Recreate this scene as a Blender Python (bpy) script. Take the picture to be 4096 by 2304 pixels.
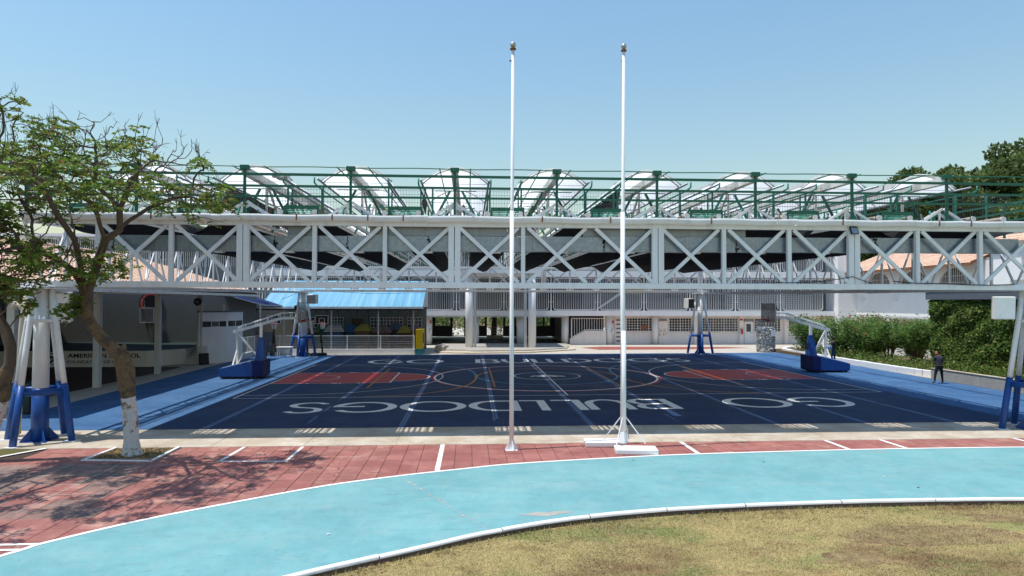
import bpy, bmesh, math, random
import numpy as np
from mathutils import Vector, Matrix
rng = random.Random(7)
nrg = np.random.default_rng(11)
for o in list(bpy.data.objects): bpy.data.objects.remove(o)
S = bpy.context.scene
COL = S.collection
# ------------------------------------------------------------------ camera
cam = bpy.data.cameras.new('camera'); camo = bpy.data.objects.new('camera', cam); COL.objects.link(camo)
PSI, PIT, ROL, CAMH = math.radians(3.6), math.radians(1.25), math.radians(0.12), 3.95
fw = Vector((math.sin(PSI)*math.cos(PIT), math.cos(PSI)*math.cos(PIT), math.sin(PIT)))
rt = Vector((math.cos(PSI), -math.sin(PSI), 0)); up = rt.cross(fw)
r2 = rt*math.cos(ROL)+up*math.sin(ROL); u2 = up*math.cos(ROL)-rt*math.sin(ROL)
camo.matrix_world = Matrix(((r2.x,u2.x,-fw.x,0),(r2.y,u2.y,-fw.y,0),(r2.z,u2.z,-fw.z,CAMH),(0,0,0,1)))
cam.sensor_width = 36; cam.lens = 36*2745/4096; cam.clip_start = .1; cam.clip_end = 3000
S.camera = camo
# ------------------------------------------------------------------ sky and sun
SUNV = Vector((-3.62, -.69, 11.1)).normalized()
W = bpy.data.worlds.new('World'); S.world = W; W.use_nodes = True
wn = W.node_tree.nodes; wl = W.node_tree.links; bg = wn['Background']
sky = wn.new('ShaderNodeTexSky'); sky.sky_type = 'NISHITA'; sky.sun_disc = False
sky.sun_elevation = math.asin(SUNV.z); sky.sun_rotation = math.atan2(SUNV.x, SUNV.y)
sky.altitude = 500; sky.air_density = 2.45; sky.dust_density = .4; sky.ozone_density = 10.0
wl.new(sky.outputs[0], bg.inputs[0]); bg.inputs[1].default_value = 0.126
sl = bpy.data.lights.new('sun', 'SUN'); sl.energy = 3.9; sl.angle = math.radians(.53); sl.color = (1, .955, .88)
so = bpy.data.objects.new('sun', sl); COL.objects.link(so); so.rotation_euler = SUNV.to_track_quat('Z', 'Y').to_euler()
S.view_settings.view_transform = 'Standard'; S.view_settings.look = 'None'; S.view_settings.exposure = 0.24; S.view_settings.gamma = 1
S.cycles.max_bounces = 7; S.cycles.diffuse_bounces = 4; S.cycles.transparent_max_bounces = 12; S.cycles.caustics_reflective = False; S.cycles.caustics_refractive = False

# ------------------------------------------------------------------ materials
MATS = {}
def mat(name, col, rough=.6, n=None, amt=.15, bump=0., bs=None, metal=0., col2=None, ramp=(.4,.62), spec=.3, rnd=0., streak=0., detail=5., transl=0., stretch=None):
    if name in MATS: return MATS[name]
    m = bpy.data.materials.new(name); m.use_nodes = True; MATS[name] = m
    N = m.node_tree.nodes; L = m.node_tree.links; b = N['Principled BSDF']
    b.inputs['Roughness'].default_value = rough; b.inputs['Metallic'].default_value = metal
    b.inputs['Specular IOR Level'].default_value = spec
    col = (*col, 1) if len(col) == 3 else col
    out = None
    geo = N.new('ShaderNodeNewGeometry')
    pos = geo.outputs['Position']
    if stretch:
        mp = N.new('ShaderNodeMapping'); mp.inputs['Scale'].default_value = stretch; L.new(pos, mp.inputs[0]); pos = mp.outputs[0]
    rgb = N.new('ShaderNodeRGB'); rgb.outputs[0].default_value = col; out = rgb.outputs[0]
    if n:
        tx = N.new('ShaderNodeTexNoise'); tx.inputs['Scale'].default_value = n; tx.inputs['Detail'].default_value = detail
        tx.inputs['Roughness'].default_value = .65
        L.new(pos, tx.inputs['Vector'])
        if col2 is not None:
            r = N.new('ShaderNodeValToRGB'); r.color_ramp.elements[0].position = ramp[0]; r.color_ramp.elements[1].position = ramp[1]
            r.color_ramp.elements[0].color = col; r.color_ramp.elements[1].color = (*col2, 1)
            L.new(tx.outputs[0], r.inputs[0]); out = r.outputs[0]
        tx2 = N.new('ShaderNodeTexNoise'); tx2.inputs['Scale'].default_value = n*6.3; tx2.inputs['Detail'].default_value = 4
        L.new(pos, tx2.inputs['Vector'])
        ad = N.new('ShaderNodeMath'); ad.operation = 'ADD'; L.new(tx.outputs[0], ad.inputs[0]); L.new(tx2.outputs[0], ad.inputs[1])
        mr = N.new('ShaderNodeMapRange'); mr.inputs[1].default_value = .6; mr.inputs[2].default_value = 1.4
        mr.inputs[3].default_value = 1-amt; mr.inputs[4].default_value = 1+amt; L.new(ad.outputs[0], mr.inputs[0])
        mx = N.new('ShaderNodeMix'); mx.data_type = 'RGBA'; mx.blend_type = 'MULTIPLY'; mx.inputs[0].default_value = 1
        L.new(out, mx.inputs[6]); L.new(mr.outputs[0], mx.inputs[7]); out = mx.outputs[2]
    if streak:
        mp2 = N.new('ShaderNodeMapping'); mp2.inputs['Scale'].default_value = (2.2, 2.2, .16); L.new(geo.outputs['Position'], mp2.inputs[0])
        t3 = N.new('ShaderNodeTexNoise'); t3.inputs['Scale'].default_value = 1.7; t3.inputs['Detail'].default_value = 7; L.new(mp2.outputs[0], t3.inputs['Vector'])
        r3 = N.new('ShaderNodeMapRange'); r3.inputs[1].default_value = .5; r3.inputs[2].default_value = .78; r3.inputs[3].default_value = 0; r3.inputs[4].default_value = streak
        L.new(t3.outputs[0], r3.inputs[0])
        m3 = N.new('ShaderNodeMix'); m3.data_type = 'RGBA'; L.new(r3.outputs[0], m3.inputs[0]); L.new(out, m3.inputs[6]); m3.inputs[7].default_value = (.16, .13, .1, 1); out = m3.outputs[2]
    if rnd:
        oi = N.new('ShaderNodeObjectInfo'); r4 = N.new('ShaderNodeMapRange'); r4.inputs[3].default_value = 1-rnd; r4.inputs[4].default_value = 1+rnd
        L.new(oi.outputs['Random'], r4.inputs[0])
        m4 = N.new('ShaderNodeMix'); m4.data_type = 'RGBA'; m4.blend_type = 'MULTIPLY'; m4.inputs[0].default_value = 1
        L.new(out, m4.inputs[6]); L.new(r4.outputs[0], m4.inputs[7]); out = m4.outputs[2]
    L.new(out, b.inputs['Base Color'])
    if bump:
        t5 = N.new('ShaderNodeTexNoise'); t5.inputs['Scale'].default_value = bs or (n or 5)*8; t5.inputs['Detail'].default_value = 6; L.new(geo.outputs['Position'], t5.inputs['Vector'])
        bp = N.new('ShaderNodeBump'); bp.inputs['Strength'].default_value = bump; bp.inputs['Distance'].default_value = .02
        L.new(t5.outputs[0], bp.inputs['Height']); L.new(bp.outputs[0], b.inputs['Normal'])
    if transl:
        tr = N.new('ShaderNodeBsdfTranslucent'); L.new(out, tr.inputs[0]); ms = N.new('ShaderNodeMixShader'); ms.inputs[0].default_value = transl
        L.new(b.outputs[0], ms.inputs[1]); L.new(tr.outputs[0], ms.inputs[2]); L.new(ms.outputs[0], N['Material Output'].inputs[0])
    return m
def leafmat(name, c1, c2, c3=None, transl=.35, scale=.9):
    m = bpy.data.materials.new(name); m.use_nodes = True; MATS[name] = m
    N = m.node_tree.nodes; L = m.node_tree.links; b = N['Principled BSDF']; b.inputs['Roughness'].default_value = .5; b.inputs['Specular IOR Level'].default_value = .35
    geo = N.new('ShaderNodeNewGeometry'); r = N.new('ShaderNodeValToRGB'); e = r.color_ramp.elements
    e[0].color = (*c1, 1); e[1].color = (*c2, 1); e[0].position = .1; e[1].position = .8
    if c3: x = e.new(.96); x.color = (*c3, 1)
    L.new(geo.outputs['Random Per Island'], r.inputs[0])
    tx = N.new('ShaderNodeTexNoise'); tx.inputs['Scale'].default_value = scale; L.new(geo.outputs['Position'], tx.inputs['Vector'])
    mr = N.new('ShaderNodeMapRange'); mr.inputs[1].default_value = .3; mr.inputs[2].default_value = .7; mr.inputs[3].default_value = .7; mr.inputs[4].default_value = 1.3; L.new(tx.outputs[0], mr.inputs[0])
    mx = N.new('ShaderNodeMix'); mx.data_type = 'RGBA'; mx.blend_type = 'MULTIPLY'; mx.inputs[0].default_value = 1
    L.new(r.outputs[0], mx.inputs[6]); L.new(mr.outputs[0], mx.inputs[7])
    L.new(mx.outputs[2], b.inputs['Base Color'])
    tr = N.new('ShaderNodeBsdfTranslucent'); L.new(mx.outputs[2], tr.inputs[0]); ms = N.new('ShaderNodeMixShader'); ms.inputs[0].default_value = transl
    L.new(b.outputs[0], ms.inputs[1]); L.new(tr.outputs[0], ms.inputs[2]); L.new(ms.outputs[0], N['Material Output'].inputs[0])
    return m
def glassmat(name, col, rough=.06, alpha=.35):
    m = bpy.data.materials.new(name); m.use_nodes = True; MATS[name] = m
    N = m.node_tree.nodes; b = N['Principled BSDF']; b.inputs['Base Color'].default_value = (*col, 1); b.inputs['Roughness'].default_value = rough; b.inputs['Alpha'].default_value = alpha
    return m
M = dict(
 steel=mat('white_steel', (.82,.83,.83), .45, 2.5, .07, streak=.22, spec=.45),
 steel2=mat('offwhite_steel', (.72,.705,.665), .5, 3, .1, streak=.4),
 gutterw=mat('white_gutter_metal', (.76,.77,.77), .35, 2, .05, streak=.22, spec=.5),
 green=mat('dark_green_paint', (.012,.115,.068), .42, 4, .2, spec=.45),
 teal=mat('faded_teal_paint', (.05,.27,.2), .5, 4, .25),
 rust=mat('rust', (.22,.09,.035), .85, 14, .4),
 galv=mat('galvanised_sheet', (.26,.31,.36), .33, 9, .12, metal=.65, col2=(.34,.39,.44), ramp=(.35,.65), spec=.5, streak=.12),
 galv2=mat('dull_galvanised_sheet', (.28,.31,.33), .38, 2.2, .15, metal=.6, streak=.25),
 shade=mat('black_shade_cloth', (.011,.011,.012), .95, 20, .2),
 fabric=mat('white_canopy_fabric', (.88,.885,.87), .7, 1.6, .05, transl=.72, streak=.1),
 tarp=mat('beige_tarp', (.5,.46,.38), .8, 3, .2, bump=.4),
 net=mat('black_shade_net', (.03,.03,.032), .95, 9, .4),
 roll=mat('grey_pipe', (.45,.36,.31), .6, 5, .25, streak=.3),
 wall=mat('white_wall', (.81,.81,.805), .85, 1.3, .05, streak=.09, bump=.12, bs=30),
 wallp=mat('warm_white_wall', (.80,.74,.70), .85, 1.3, .06, streak=.15, bump=.1, bs=30),
 wallg=mat('old_white_wall', (.55,.55,.53), .88, 1.0, .1, streak=.3, bump=.15, bs=25),
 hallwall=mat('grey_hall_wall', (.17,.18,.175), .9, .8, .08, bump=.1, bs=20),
 barw=mat('white_bar_paint', (.78,.78,.77), .45, 3, .05),
 blackin=mat('dark_interior', (.05,.05,.05), .9, 2, .2),
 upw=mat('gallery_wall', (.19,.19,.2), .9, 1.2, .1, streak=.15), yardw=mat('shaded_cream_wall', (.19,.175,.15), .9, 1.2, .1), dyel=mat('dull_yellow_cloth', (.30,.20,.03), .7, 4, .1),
 pvc=mat('cream_pvc', (.62,.56,.44), .45, 3, .08, streak=.2),
 lineg=mat('faded_line_paint', (.42,.38,.35), .8, 9, .3), baresoil=mat('bare_brown_soil', (.20,.125,.065), .95, 5, .35, bump=.7, bs=30, col2=(.27,.19,.09)),
 dark=mat('black_paint', (.015,.015,.017), .5, 6, .2),
 glass=mat('dark_window_glass', (.03,.04,.045), .08, .8, .5, spec=.6),
 conc=mat('concrete', (.45,.37,.28), .9, .9, .15, bump=.25, bs=40, col2=(.53,.47,.39), rnd=.05),
 concg=mat('grey_concrete', (.40,.38,.34), .9, 1.1, .17, bump=.25, bs=30, col2=(.32,.30,.27)),
 pave=mat('pale_pavement', (.52,.47,.40), .9, .5, .12, bump=.15, bs=30, col2=(.44,.40,.34)),
 soil=mat('dry_soil', (.17,.11,.06), .95, 3, .3, bump=.5),
 court=mat('navy_court_paint', (.012,.034,.10), .6, .7, .14, col2=(.015,.041,.118), bump=.06, bs=90, spec=.08),
 surround=mat('blue_court_paint', (.05,.118,.245), .7, .8, .12, spec=.08, col2=(.062,.142,.28), bump=.06, bs=90),
 keyred=mat('red_court_paint', (.40,.028,.03), .55, 1.2, .12, bump=.05, bs=80),
 linew=mat('white_line_paint', (.84,.84,.84), .7, 4, .1, col2=(.55,.56,.58), ramp=(.5,.8)),
 liney=mat('orange_line_paint', (.5,.24,.03), .7, 5, .12),
 lineb=mat('light_blue_line_paint', (.10,.3,.5), .7, 5, .12),
 liner=mat('red_line_paint', (.45,.02,.03), .7, 5, .12),
 tile=mat('red_paver', (.30,.11,.095), .85, 1.1, .18, bump=.35, bs=24, col2=(.37,.155,.13), ramp=(.45,.7), rnd=.08),
 tile2=mat('worn_red_paver', (.31,.125,.105), .85, 1.6, .22, bump=.35, bs=24, col2=(.42,.24,.19), ramp=(.5,.72), rnd=.09),
 tile3=mat('faded_grey_paver', (.20,.135,.115), .85, 1.4, .25, bump=.3, bs=24, col2=(.32,.17,.14), ramp=(.42,.7), rnd=.14),
 joint=mat('dark_joint', (.06,.04,.033), .95, 6, .3),
 kerbw=mat('white_kerb_paint', (.8,.78,.76), .8, 5, .06, streak=0, bump=.2, bs=25),
 brick=mat('dark_kerb_brick', (.10,.075,.06), .9, 8, .3, bump=.4),
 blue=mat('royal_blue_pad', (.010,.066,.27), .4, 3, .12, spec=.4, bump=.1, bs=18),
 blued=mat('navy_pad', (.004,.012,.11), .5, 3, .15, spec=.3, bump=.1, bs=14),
 bark=mat('brown_bark', (.20,.135,.075), .95, 4, .45, col2=(.075,.06,.045), ramp=(.42,.6), bump=1., bs=22),
 barkd=mat('dark_twig', (.12,.09,.066), .95, 9, .35, bump=.5),
 lime=mat('lime_washed_bark', (.62,.6,.57), .95, 5, .2, col2=(.22,.16,.11), ramp=(.53,.62), bump=.9, bs=22),
 straw=mat('straw_mulch', (.42,.29,.11), .95, 9, .35, bump=.8, bs=40),
 tileroof=mat('terracotta_roof', (.60,.39,.28), .85, 1.4, .12, bump=.25, bs=30, col2=(.66,.46,.34)),
 hallfloor=mat('dark_brown_tiles', (.075,.035,.028), .7, 2, .25),
 stageg=mat('dark_green_stage', (.012,.03,.028), .6, 2, .2),
 bluecan=mat('blue_fabric_roof', (.13,.37,.55), .6, 1.1, .08, col2=(.26,.49,.62), ramp=(.38,.68), stretch=(2.4,.07,.07), transl=.12),
 navycan=mat('navy_fabric_roof', (.008,.02,.09), .7, 2, .15),
 yellow=mat('yellow_plastic', (.62,.42,.01), .5, 4, .1),
 tealp=mat('teal_plastic', (.03,.2,.22), .5, 4, .1),
 greenp=mat('green_plastic', (.03,.11,.045), .55, 4, .1),
 bluep=mat('blue_plastic', (.025,.075,.17), .55, 4, .1),
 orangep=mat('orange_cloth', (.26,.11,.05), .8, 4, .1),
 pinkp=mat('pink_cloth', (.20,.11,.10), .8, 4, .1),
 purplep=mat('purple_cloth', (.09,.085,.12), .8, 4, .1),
 brownp=mat('brown_panel', (.1,.06,.035), .8, 4, .2),
 redr=mat('orange_red_rim', (.5,.035,.015), .5, 6, .1),
 redsign=mat('red_sign', (.45,.03,.03), .6),
 netw=mat('white_net', (.6,.6,.58), .9),
 blackpl=mat('black_plastic', (.02,.022,.022), .55, 6, .25),
 chrome=mat('weathered_silver', (.45,.47,.44), .35, 12, .35, metal=.7),
 rope=mat('black_cable', (.02,.02,.02), .6),
 grey=mat('grey_paint', (.12,.135,.15), .6, 2, .12, streak=.2),
 paper=mat('paper', (.7,.68,.6), .8),
 skin=mat('skin', (.33,.17,.11), .6), skinr=mat('sunburnt_skin', (.36,.13,.10), .6), hair=mat('black_hair', (.012,.01,.009), .7),
 tshirt=mat('charcoal_tshirt', (.035,.042,.05), .9, 12, .2), tshirt2=mat('navy_tshirt', (.016,.018,.028), .9, 12, .2),
 jeans=mat('black_trousers', (.012,.014,.016), .9, 14, .2), jeans2=mat('blue_jeans', (.02,.045,.085), .9, 14, .25),
 boots=mat('brown_boots', (.10,.065,.045), .7, 9, .2),
 bottle=mat('crushed_plastic_bottles', (.5,.52,.53), .35, 22, .4, col2=(.16,.17,.18), ramp=(.42,.6), spec=.6),
 hill=mat('green_hill', (.05,.07,.025), .95, .3, .3),
)
M['turq'] = mat('turquoise_track_paint', (.145,.34,.36), .8, .55, .1, col2=(.175,.375,.385), bump=.12, bs=60)
def wear_track(m):
    N = m.node_tree.nodes; L = m.node_tree.links; b = N['Principled BSDF']; src = b.inputs['Base Color'].links[0].from_socket
    geo = N.new('ShaderNodeNewGeometry')
    mp = N.new('ShaderNodeMapping'); mp.inputs['Scale'].default_value = (.55, 1.5, 1); L.new(geo.outputs['Position'], mp.inputs[0])
    t = N.new('ShaderNodeTexNoise'); t.inputs['Scale'].default_value = 1.5; t.inputs['Detail'].default_value = 9; t.inputs['Roughness'].default_value = .72; L.new(mp.outputs[0], t.inputs['Vector'])
    r = N.new('ShaderNodeMapRange'); r.inputs[1].default_value = .61; r.inputs[2].default_value = .72; r.inputs[3].default_value = 0; r.inputs[4].default_value = .55; L.new(t.outputs[0], r.inputs[0])
    x = N.new('ShaderNodeMix'); x.data_type = 'RGBA'; L.new(r.outputs[0], x.inputs[0]); L.new(src, x.inputs[6]); x.inputs[7].default_value = (.36, .40, .36, 1)
    t2 = N.new('ShaderNodeTexNoise'); t2.inputs['Scale'].default_value = 38; t2.inputs['Detail'].default_value = 3; L.new(geo.outputs['Position'], t2.inputs['Vector'])
    r2_ = N.new('ShaderNodeMapRange'); r2_.inputs[1].default_value = .70; r2_.inputs[2].default_value = .75; r2_.inputs[3].default_value = 0; r2_.inputs[4].default_value = .5; L.new(t2.outputs[0], r2_.inputs[0])
    x2 = N.new('ShaderNodeMix'); x2.data_type = 'RGBA'; L.new(r2_.outputs[0], x2.inputs[0]); L.new(x.outputs[2], x2.inputs[6]); x2.inputs[7].default_value = (.45, .36, .28, 1)
    L.new(x2.outputs[2], b.inputs['Base Color'])
wear_track(M['turq'])
def scuff(m, col, f, scales, lo=.6, hi=.75):
    N = m.node_tree.nodes; L = m.node_tree.links; b = N['Principled BSDF']; cur = b.inputs['Base Color'].links[0].from_socket; geo = N.new('ShaderNodeNewGeometry')
    for sc, st in scales:
        mp = N.new('ShaderNodeMapping'); mp.inputs['Scale'].default_value = st; mp.inputs['Rotation'].default_value = (0,0,sc); L.new(geo.outputs['Position'], mp.inputs[0])
        t = N.new('ShaderNodeTexNoise'); t.inputs['Scale'].default_value = sc; t.inputs['Detail'].default_value = 8; t.inputs['Roughness'].default_value = .7; L.new(mp.outputs[0], t.inputs['Vector'])
        r = N.new('ShaderNodeMapRange'); r.inputs[1].default_value = lo; r.inputs[2].default_value = hi; r.inputs[3].default_value = 0; r.inputs[4].default_value = f; L.new(t.outputs[0], r.inputs[0])
        x = N.new('ShaderNodeMix'); x.data_type = 'RGBA'; L.new(r.outputs[0], x.inputs[0]); L.new(cur, x.inputs[6]); x.inputs[7].default_value = col; cur = x.outputs[2]
    L.new(cur, b.inputs['Base Color'])
scuff(M['turq'], (.30,.40,.38,1), .5, ((.8,(.3,1.6,1)),(2.7,(1,.5,1))), .5, .8)
scuff(M['turq'], (.10,.23,.24,1), .8, ((4.5,(.25,1.4,1)),(11,(1,.6,1))), .58, .72)
scuff(M['court'], (.055,.08,.125,1), .6, ((.5,(1,.7,1)),(3.5,(.3,1.5,1))), .48, .75)
scuff(M['surround'], (.12,.21,.34,1), .5, ((.6,(1,.6,1)),(5,(.4,1.4,1))), .5, .75)
scuff(M['conc'], (.30,.25,.19,1), .5, ((1.3,(.4,1.5,1)),(4,(1,1,1))), .52, .74)
scuff(M['steel'], (.30,.17,.08,1), .25, ((6,(1,1,.35)),), .66, .74)
M['leaf'] = leafmat('fresh_tree_leaf', (.095,.185,.022), (.23,.33,.06), (.34,.21,.07), .5)
M['leafd'] = leafmat('dark_tree_leaf', (.065,.11,.03), (.17,.225,.07), None, .4, .25)
M['leafo'] = leafmat('oleander_leaf', (.08,.16,.034), (.22,.34,.085), None, .42)
M['leafi'] = leafmat('ivy_leaf', (.08,.165,.034), (.22,.31,.07), (.30,.28,.095), .48, 1.6)
M['flower'] = mat('red_flower', (.4,.03,.04), .7)
M['grass'] = leafmat('dry_grass_blade', (.36,.29,.125), (.52,.44,.205), (.32,.34,.11), .2, .6)
def patchy(m):
    N = m.node_tree.nodes; L = m.node_tree.links; b = N['Principled BSDF']; src = b.inputs['Base Color'].links[0].from_socket; geo = N.new('ShaderNodeNewGeometry'); cur = src
    for sc, lo, hi, col, f in ((.55,.50,.66,(.20,.115,.055,1),.75),(.8,.52,.66,(.20,.235,.07,1),.7),(2.6,.54,.68,(.17,.095,.045,1),.5)):
        mp = N.new('ShaderNodeMapping'); mp.inputs['Location'].default_value = (sc*7,sc*3,1); mp.inputs['Scale'].default_value = (.7,1.2,1); L.new(geo.outputs['Position'], mp.inputs[0])
        t = N.new('ShaderNodeTexNoise'); t.inputs['Scale'].default_value = sc; t.inputs['Detail'].default_value = 6; t.inputs['Roughness'].default_value = .62; L.new(mp.outputs[0], t.inputs['Vector'])
        r = N.new('ShaderNodeMapRange'); r.inputs[1].default_value = lo; r.inputs[2].default_value = hi; r.inputs[3].default_value = 0; r.inputs[4].default_value = f; L.new(t.outputs[0], r.inputs[0])
        x = N.new('ShaderNodeMix'); x.data_type = 'RGBA'; L.new(r.outputs[0], x.inputs[0]); L.new(cur, x.inputs[6]); x.inputs[7].default_value = col; cur = x.outputs[2]
    L.new(cur, b.inputs['Base Color'])
    for n in N:
        if n.type == 'BSDF_TRANSLUCENT': L.new(cur, n.inputs[0])
patchy(M['grass']); M['lawnb'] = mat('lawn_base', (.36,.27,.115), .95, 3.0, .25, bump=.6, bs=30); patchy(M['lawnb'])
M['dryleaf'] = leafmat('dry_leaf', (.13,.08,.04), (.34,.23,.11), None, .2)
M['acryl'] = glassmat('scratched_acrylic', (.33,.36,.38), .2, .72)
M['water'] = glassmat('blue_water_jug', (.12,.25,.45), .1, .75)

# ------------------------------------------------------------------ mesh helpers
ROOT = {}
class MB:
    def __init__(s): s.v = []; s.f = []; s.mi = []; s.cur = 0
    def add(s, vs, fs):
        o = len(s.v); s.v += [tuple(p) for p in vs]; s.f += [tuple(i+o for i in q) for q in fs]; s.mi += [s.cur]*len(fs); return s
    def box(s, x0, x1, y0, y1, z0, z1):
        return s.add([(x0,y0,z0),(x1,y0,z0),(x1,y1,z0),(x0,y1,z0),(x0,y0,z1),(x1,y0,z1),(x1,y1,z1),(x0,y1,z1)],
            [(3,2,1,0),(4,5,6,7),(0,1,5,4),(1,2,6,5),(2,3,7,6),(3,0,4,7)])
    def rbox(s, c, sz, rz=0, tilt=0):
        a = Matrix.Rotation(rz, 3, 'Z') @ Matrix.Rotation(tilt, 3, 'X'); c = Vector(c); h = Vector(sz)/2
        vs = [c + a @ Vector((i*h.x, j*h.y, k*h.z)) for k in (-1,1) for i, j in ((-1,-1),(1,-1),(1,1),(-1,1))]
        return s.add(vs, [(3,2,1,0),(4,5,6,7),(0,1,5,4),(1,2,6,5),(2,3,7,6),(3,0,4,7)])
    def beam(s, p, q, w, h=None, upv=(0,0,1)):
        h = h or w; p = Vector(p); q = Vector(q); d = (q-p).normalized(); u = Vector(upv)
        if abs(d.dot(u)) > .98: u = Vector((0,1,0))
        r = d.cross(u).normalized(); u = r.cross(d)
        vs = [e + r*(i*w/2) + u*(j*h/2) for e in (p, q) for i, j in ((-1,-1),(1,-1),(1,1),(-1,1))]
        return s.add(vs, [(0,1,2,3),(7,6,5,4),(1,0,4,5),(2,1,5,6),(3,2,6,7),(0,3,7,4)])
    def tube(s, pts, r, n=8, caps=True):
        pts = [Vector(p) for p in pts]; rr = r if isinstance(r, (list, tuple)) else [r]*len(pts)
        o = len(s.v); u = None
        for i, p in enumerate(pts):
            d = (pts[min(i+1, len(pts)-1)] - pts[max(i-1, 0)])
            if d.length < 1e-9: d = Vector((0,0,1))
            d.normalize()
            if u is None: u = d.orthogonal().normalized()
            else:
                u = u - d*u.dot(d); u = u.normalized() if u.length > 1e-6 else d.orthogonal().normalized()
            w = d.cross(u)
            for k in range(n):
                a = 2*math.pi*k/n; s.v.append(tuple(p + (u*math.cos(a) + w*math.sin(a))*rr[i]))
        for i in range(len(pts)-1):
            for k in range(n):
                k2 = (k+1) % n; s.f.append((o+i*n+k, o+i*n+k2, o+(i+1)*n+k2, o+(i+1)*n+k)); s.mi.append(s.cur)
        if caps:
            s.f.append(tuple(o+k for k in reversed(range(n)))); s.mi.append(s.cur)
            e = o+(len(pts)-1)*n; s.f.append(tuple(e+k for k in range(n))); s.mi.append(s.cur)
        return s
    def prism(s, poly, z0, z1):
        n = len(poly); a = sum(poly[i][0]*poly[(i+1)%n][1]-poly[(i+1)%n][0]*poly[i][1] for i in range(n))
        if a < 0: poly = poly[::-1]
        return s.add([(x,y,z0) for x,y in poly]+[(x,y,z1) for x,y in poly],
            [tuple(reversed(range(n))), tuple(range(n,2*n))]+[(i,(i+1)%n,n+(i+1)%n,n+i) for i in range(n)])
    def sheet(s, poly, z):
        n = len(poly); a = sum(poly[i][0]*poly[(i+1)%n][1]-poly[(i+1)%n][0]*poly[i][1] for i in range(n))
        if a < 0: poly = poly[::-1]
        return s.add([(x,y,z) for x,y in poly], [tuple(range(n))])
    def ribbon(s, pts, w, z):
        n = len(pts); vs = []
        for i in range(n):
            a = Vector(pts[max(i-1,0)]); b = Vector(pts[min(i+1,n-1)]); d = (b-a).normalized(); nn = Vector((-d.y, d.x))
            p = Vector(pts[i]); vs += [(*(p+nn*w/2), z), (*(p-nn*w/2), z)]
        return s.add(vs, [(2*i,2*i+1,2*i+3,2*i+2) for i in range(n-1)])
    def grid(s, P):
        R = len(P); C = len(P[0]); return s.add([p for row in P for p in row], [(i*C+j, i*C+j+1, (i+1)*C+j+1, (i+1)*C+j) for i in range(R-1) for j in range(C-1)])
    def lathe(s, prof, c=(0,0,0), n=16):
        o = [[(c[0]+r*math.cos(2*math.pi*k/n), c[1]+r*math.sin(2*math.pi*k/n), c[2]+z) for k in range(n+1)] for r, z in prof]
        return s.grid(o)
    def build(s, name, m, parent=None, smooth=False, loc=None, bevel=0, kind=None, label=None):
        me = bpy.data.meshes.new(name)
        base = ROOT.get(parent.name, Vector((0,0,0))) if parent else None
        if parent is None:
            if loc is None:
                xs, ys, zs = zip(*s.v); loc = ((min(xs)+max(xs))/2, (min(ys)+max(ys))/2, min(zs))
            base = Vector(loc)
        me.from_pydata([(x-base.x, y-base.y, z-base.z) for x, y, z in s.v], [], s.f)
        for x in (m if isinstance(m, (list, tuple)) else [m]): me.materials.append(x)
        if max(s.mi, default=0): me.polygons.foreach_set('material_index', s.mi)
        if smooth: me.polygons.foreach_set('use_smooth', [True]*len(me.polygons))
        o = bpy.data.objects.new(name, me); COL.objects.link(o)
        if parent: o.parent = parent; ROOT[o.name] = base
        else: o.location = base; ROOT[o.name] = base
        if smooth == 'auto': pass
        if bevel:
            bv = o.modifiers.new('bevel', 'BEVEL'); bv.width = bevel; bv.segments = 2; bv.limit_method = 'ANGLE'
        if kind: o['kind'] = kind
        if label: o['label'] = label
        return o
def tag(o, label, cat, group=None):
    o['label'] = label; o['category'] = cat
    if group: o['group'] = group
    return o
def thing(name, label, cat, loc, group=None):
    o = bpy.data.objects.new(name, None); COL.objects.link(o); o.location = loc; o.empty_display_size = .2; ROOT[o.name] = Vector(loc)
    return tag(o, label, cat, group)
def struct(name, mb, m, smooth=False, label=None):
    o = mb.build(name, m, smooth=smooth, loc=(0,0,0)); o['kind'] = 'structure'
    if label: o['label'] = label
    return o
def npmesh(name, V, Fc, m, parent=None, smooth=False, loc=None):
    base = ROOT[parent.name] if parent else Vector(loc or (0,0,0))
    V = np.asarray(V, dtype=np.float32) - np.array(base, dtype=np.float32); Fc = np.asarray(Fc, dtype=np.int32); k = Fc.shape[1]
    me = bpy.data.meshes.new(name); me.vertices.add(len(V)); me.vertices.foreach_set('co', V.ravel())
    me.loops.add(Fc.size); me.loops.foreach_set('vertex_index', Fc.ravel()); me.polygons.add(len(Fc))
    me.polygons.foreach_set('loop_start', np.arange(0, Fc.size, k, dtype=np.int32)); me.polygons.foreach_set('loop_total', np.full(len(Fc), k, dtype=np.int32))
    me.update(calc_edges=True); me.materials.append(m)
    if smooth: me.polygons.foreach_set('use_smooth', [True]*len(Fc))
    o = bpy.data.objects.new(name, me); COL.objects.link(o)
    if parent: o.parent = parent
    else: o.location = base
    ROOT[o.name] = base
    return o
def share(o, name, loc, parent, rot=None):
    c = bpy.data.objects.new(name, o.data); COL.objects.link(c); c.parent = parent; c.location = Vector(loc) - ROOT[parent.name]
    if rot: c.rotation_euler = rot
    return c
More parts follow.
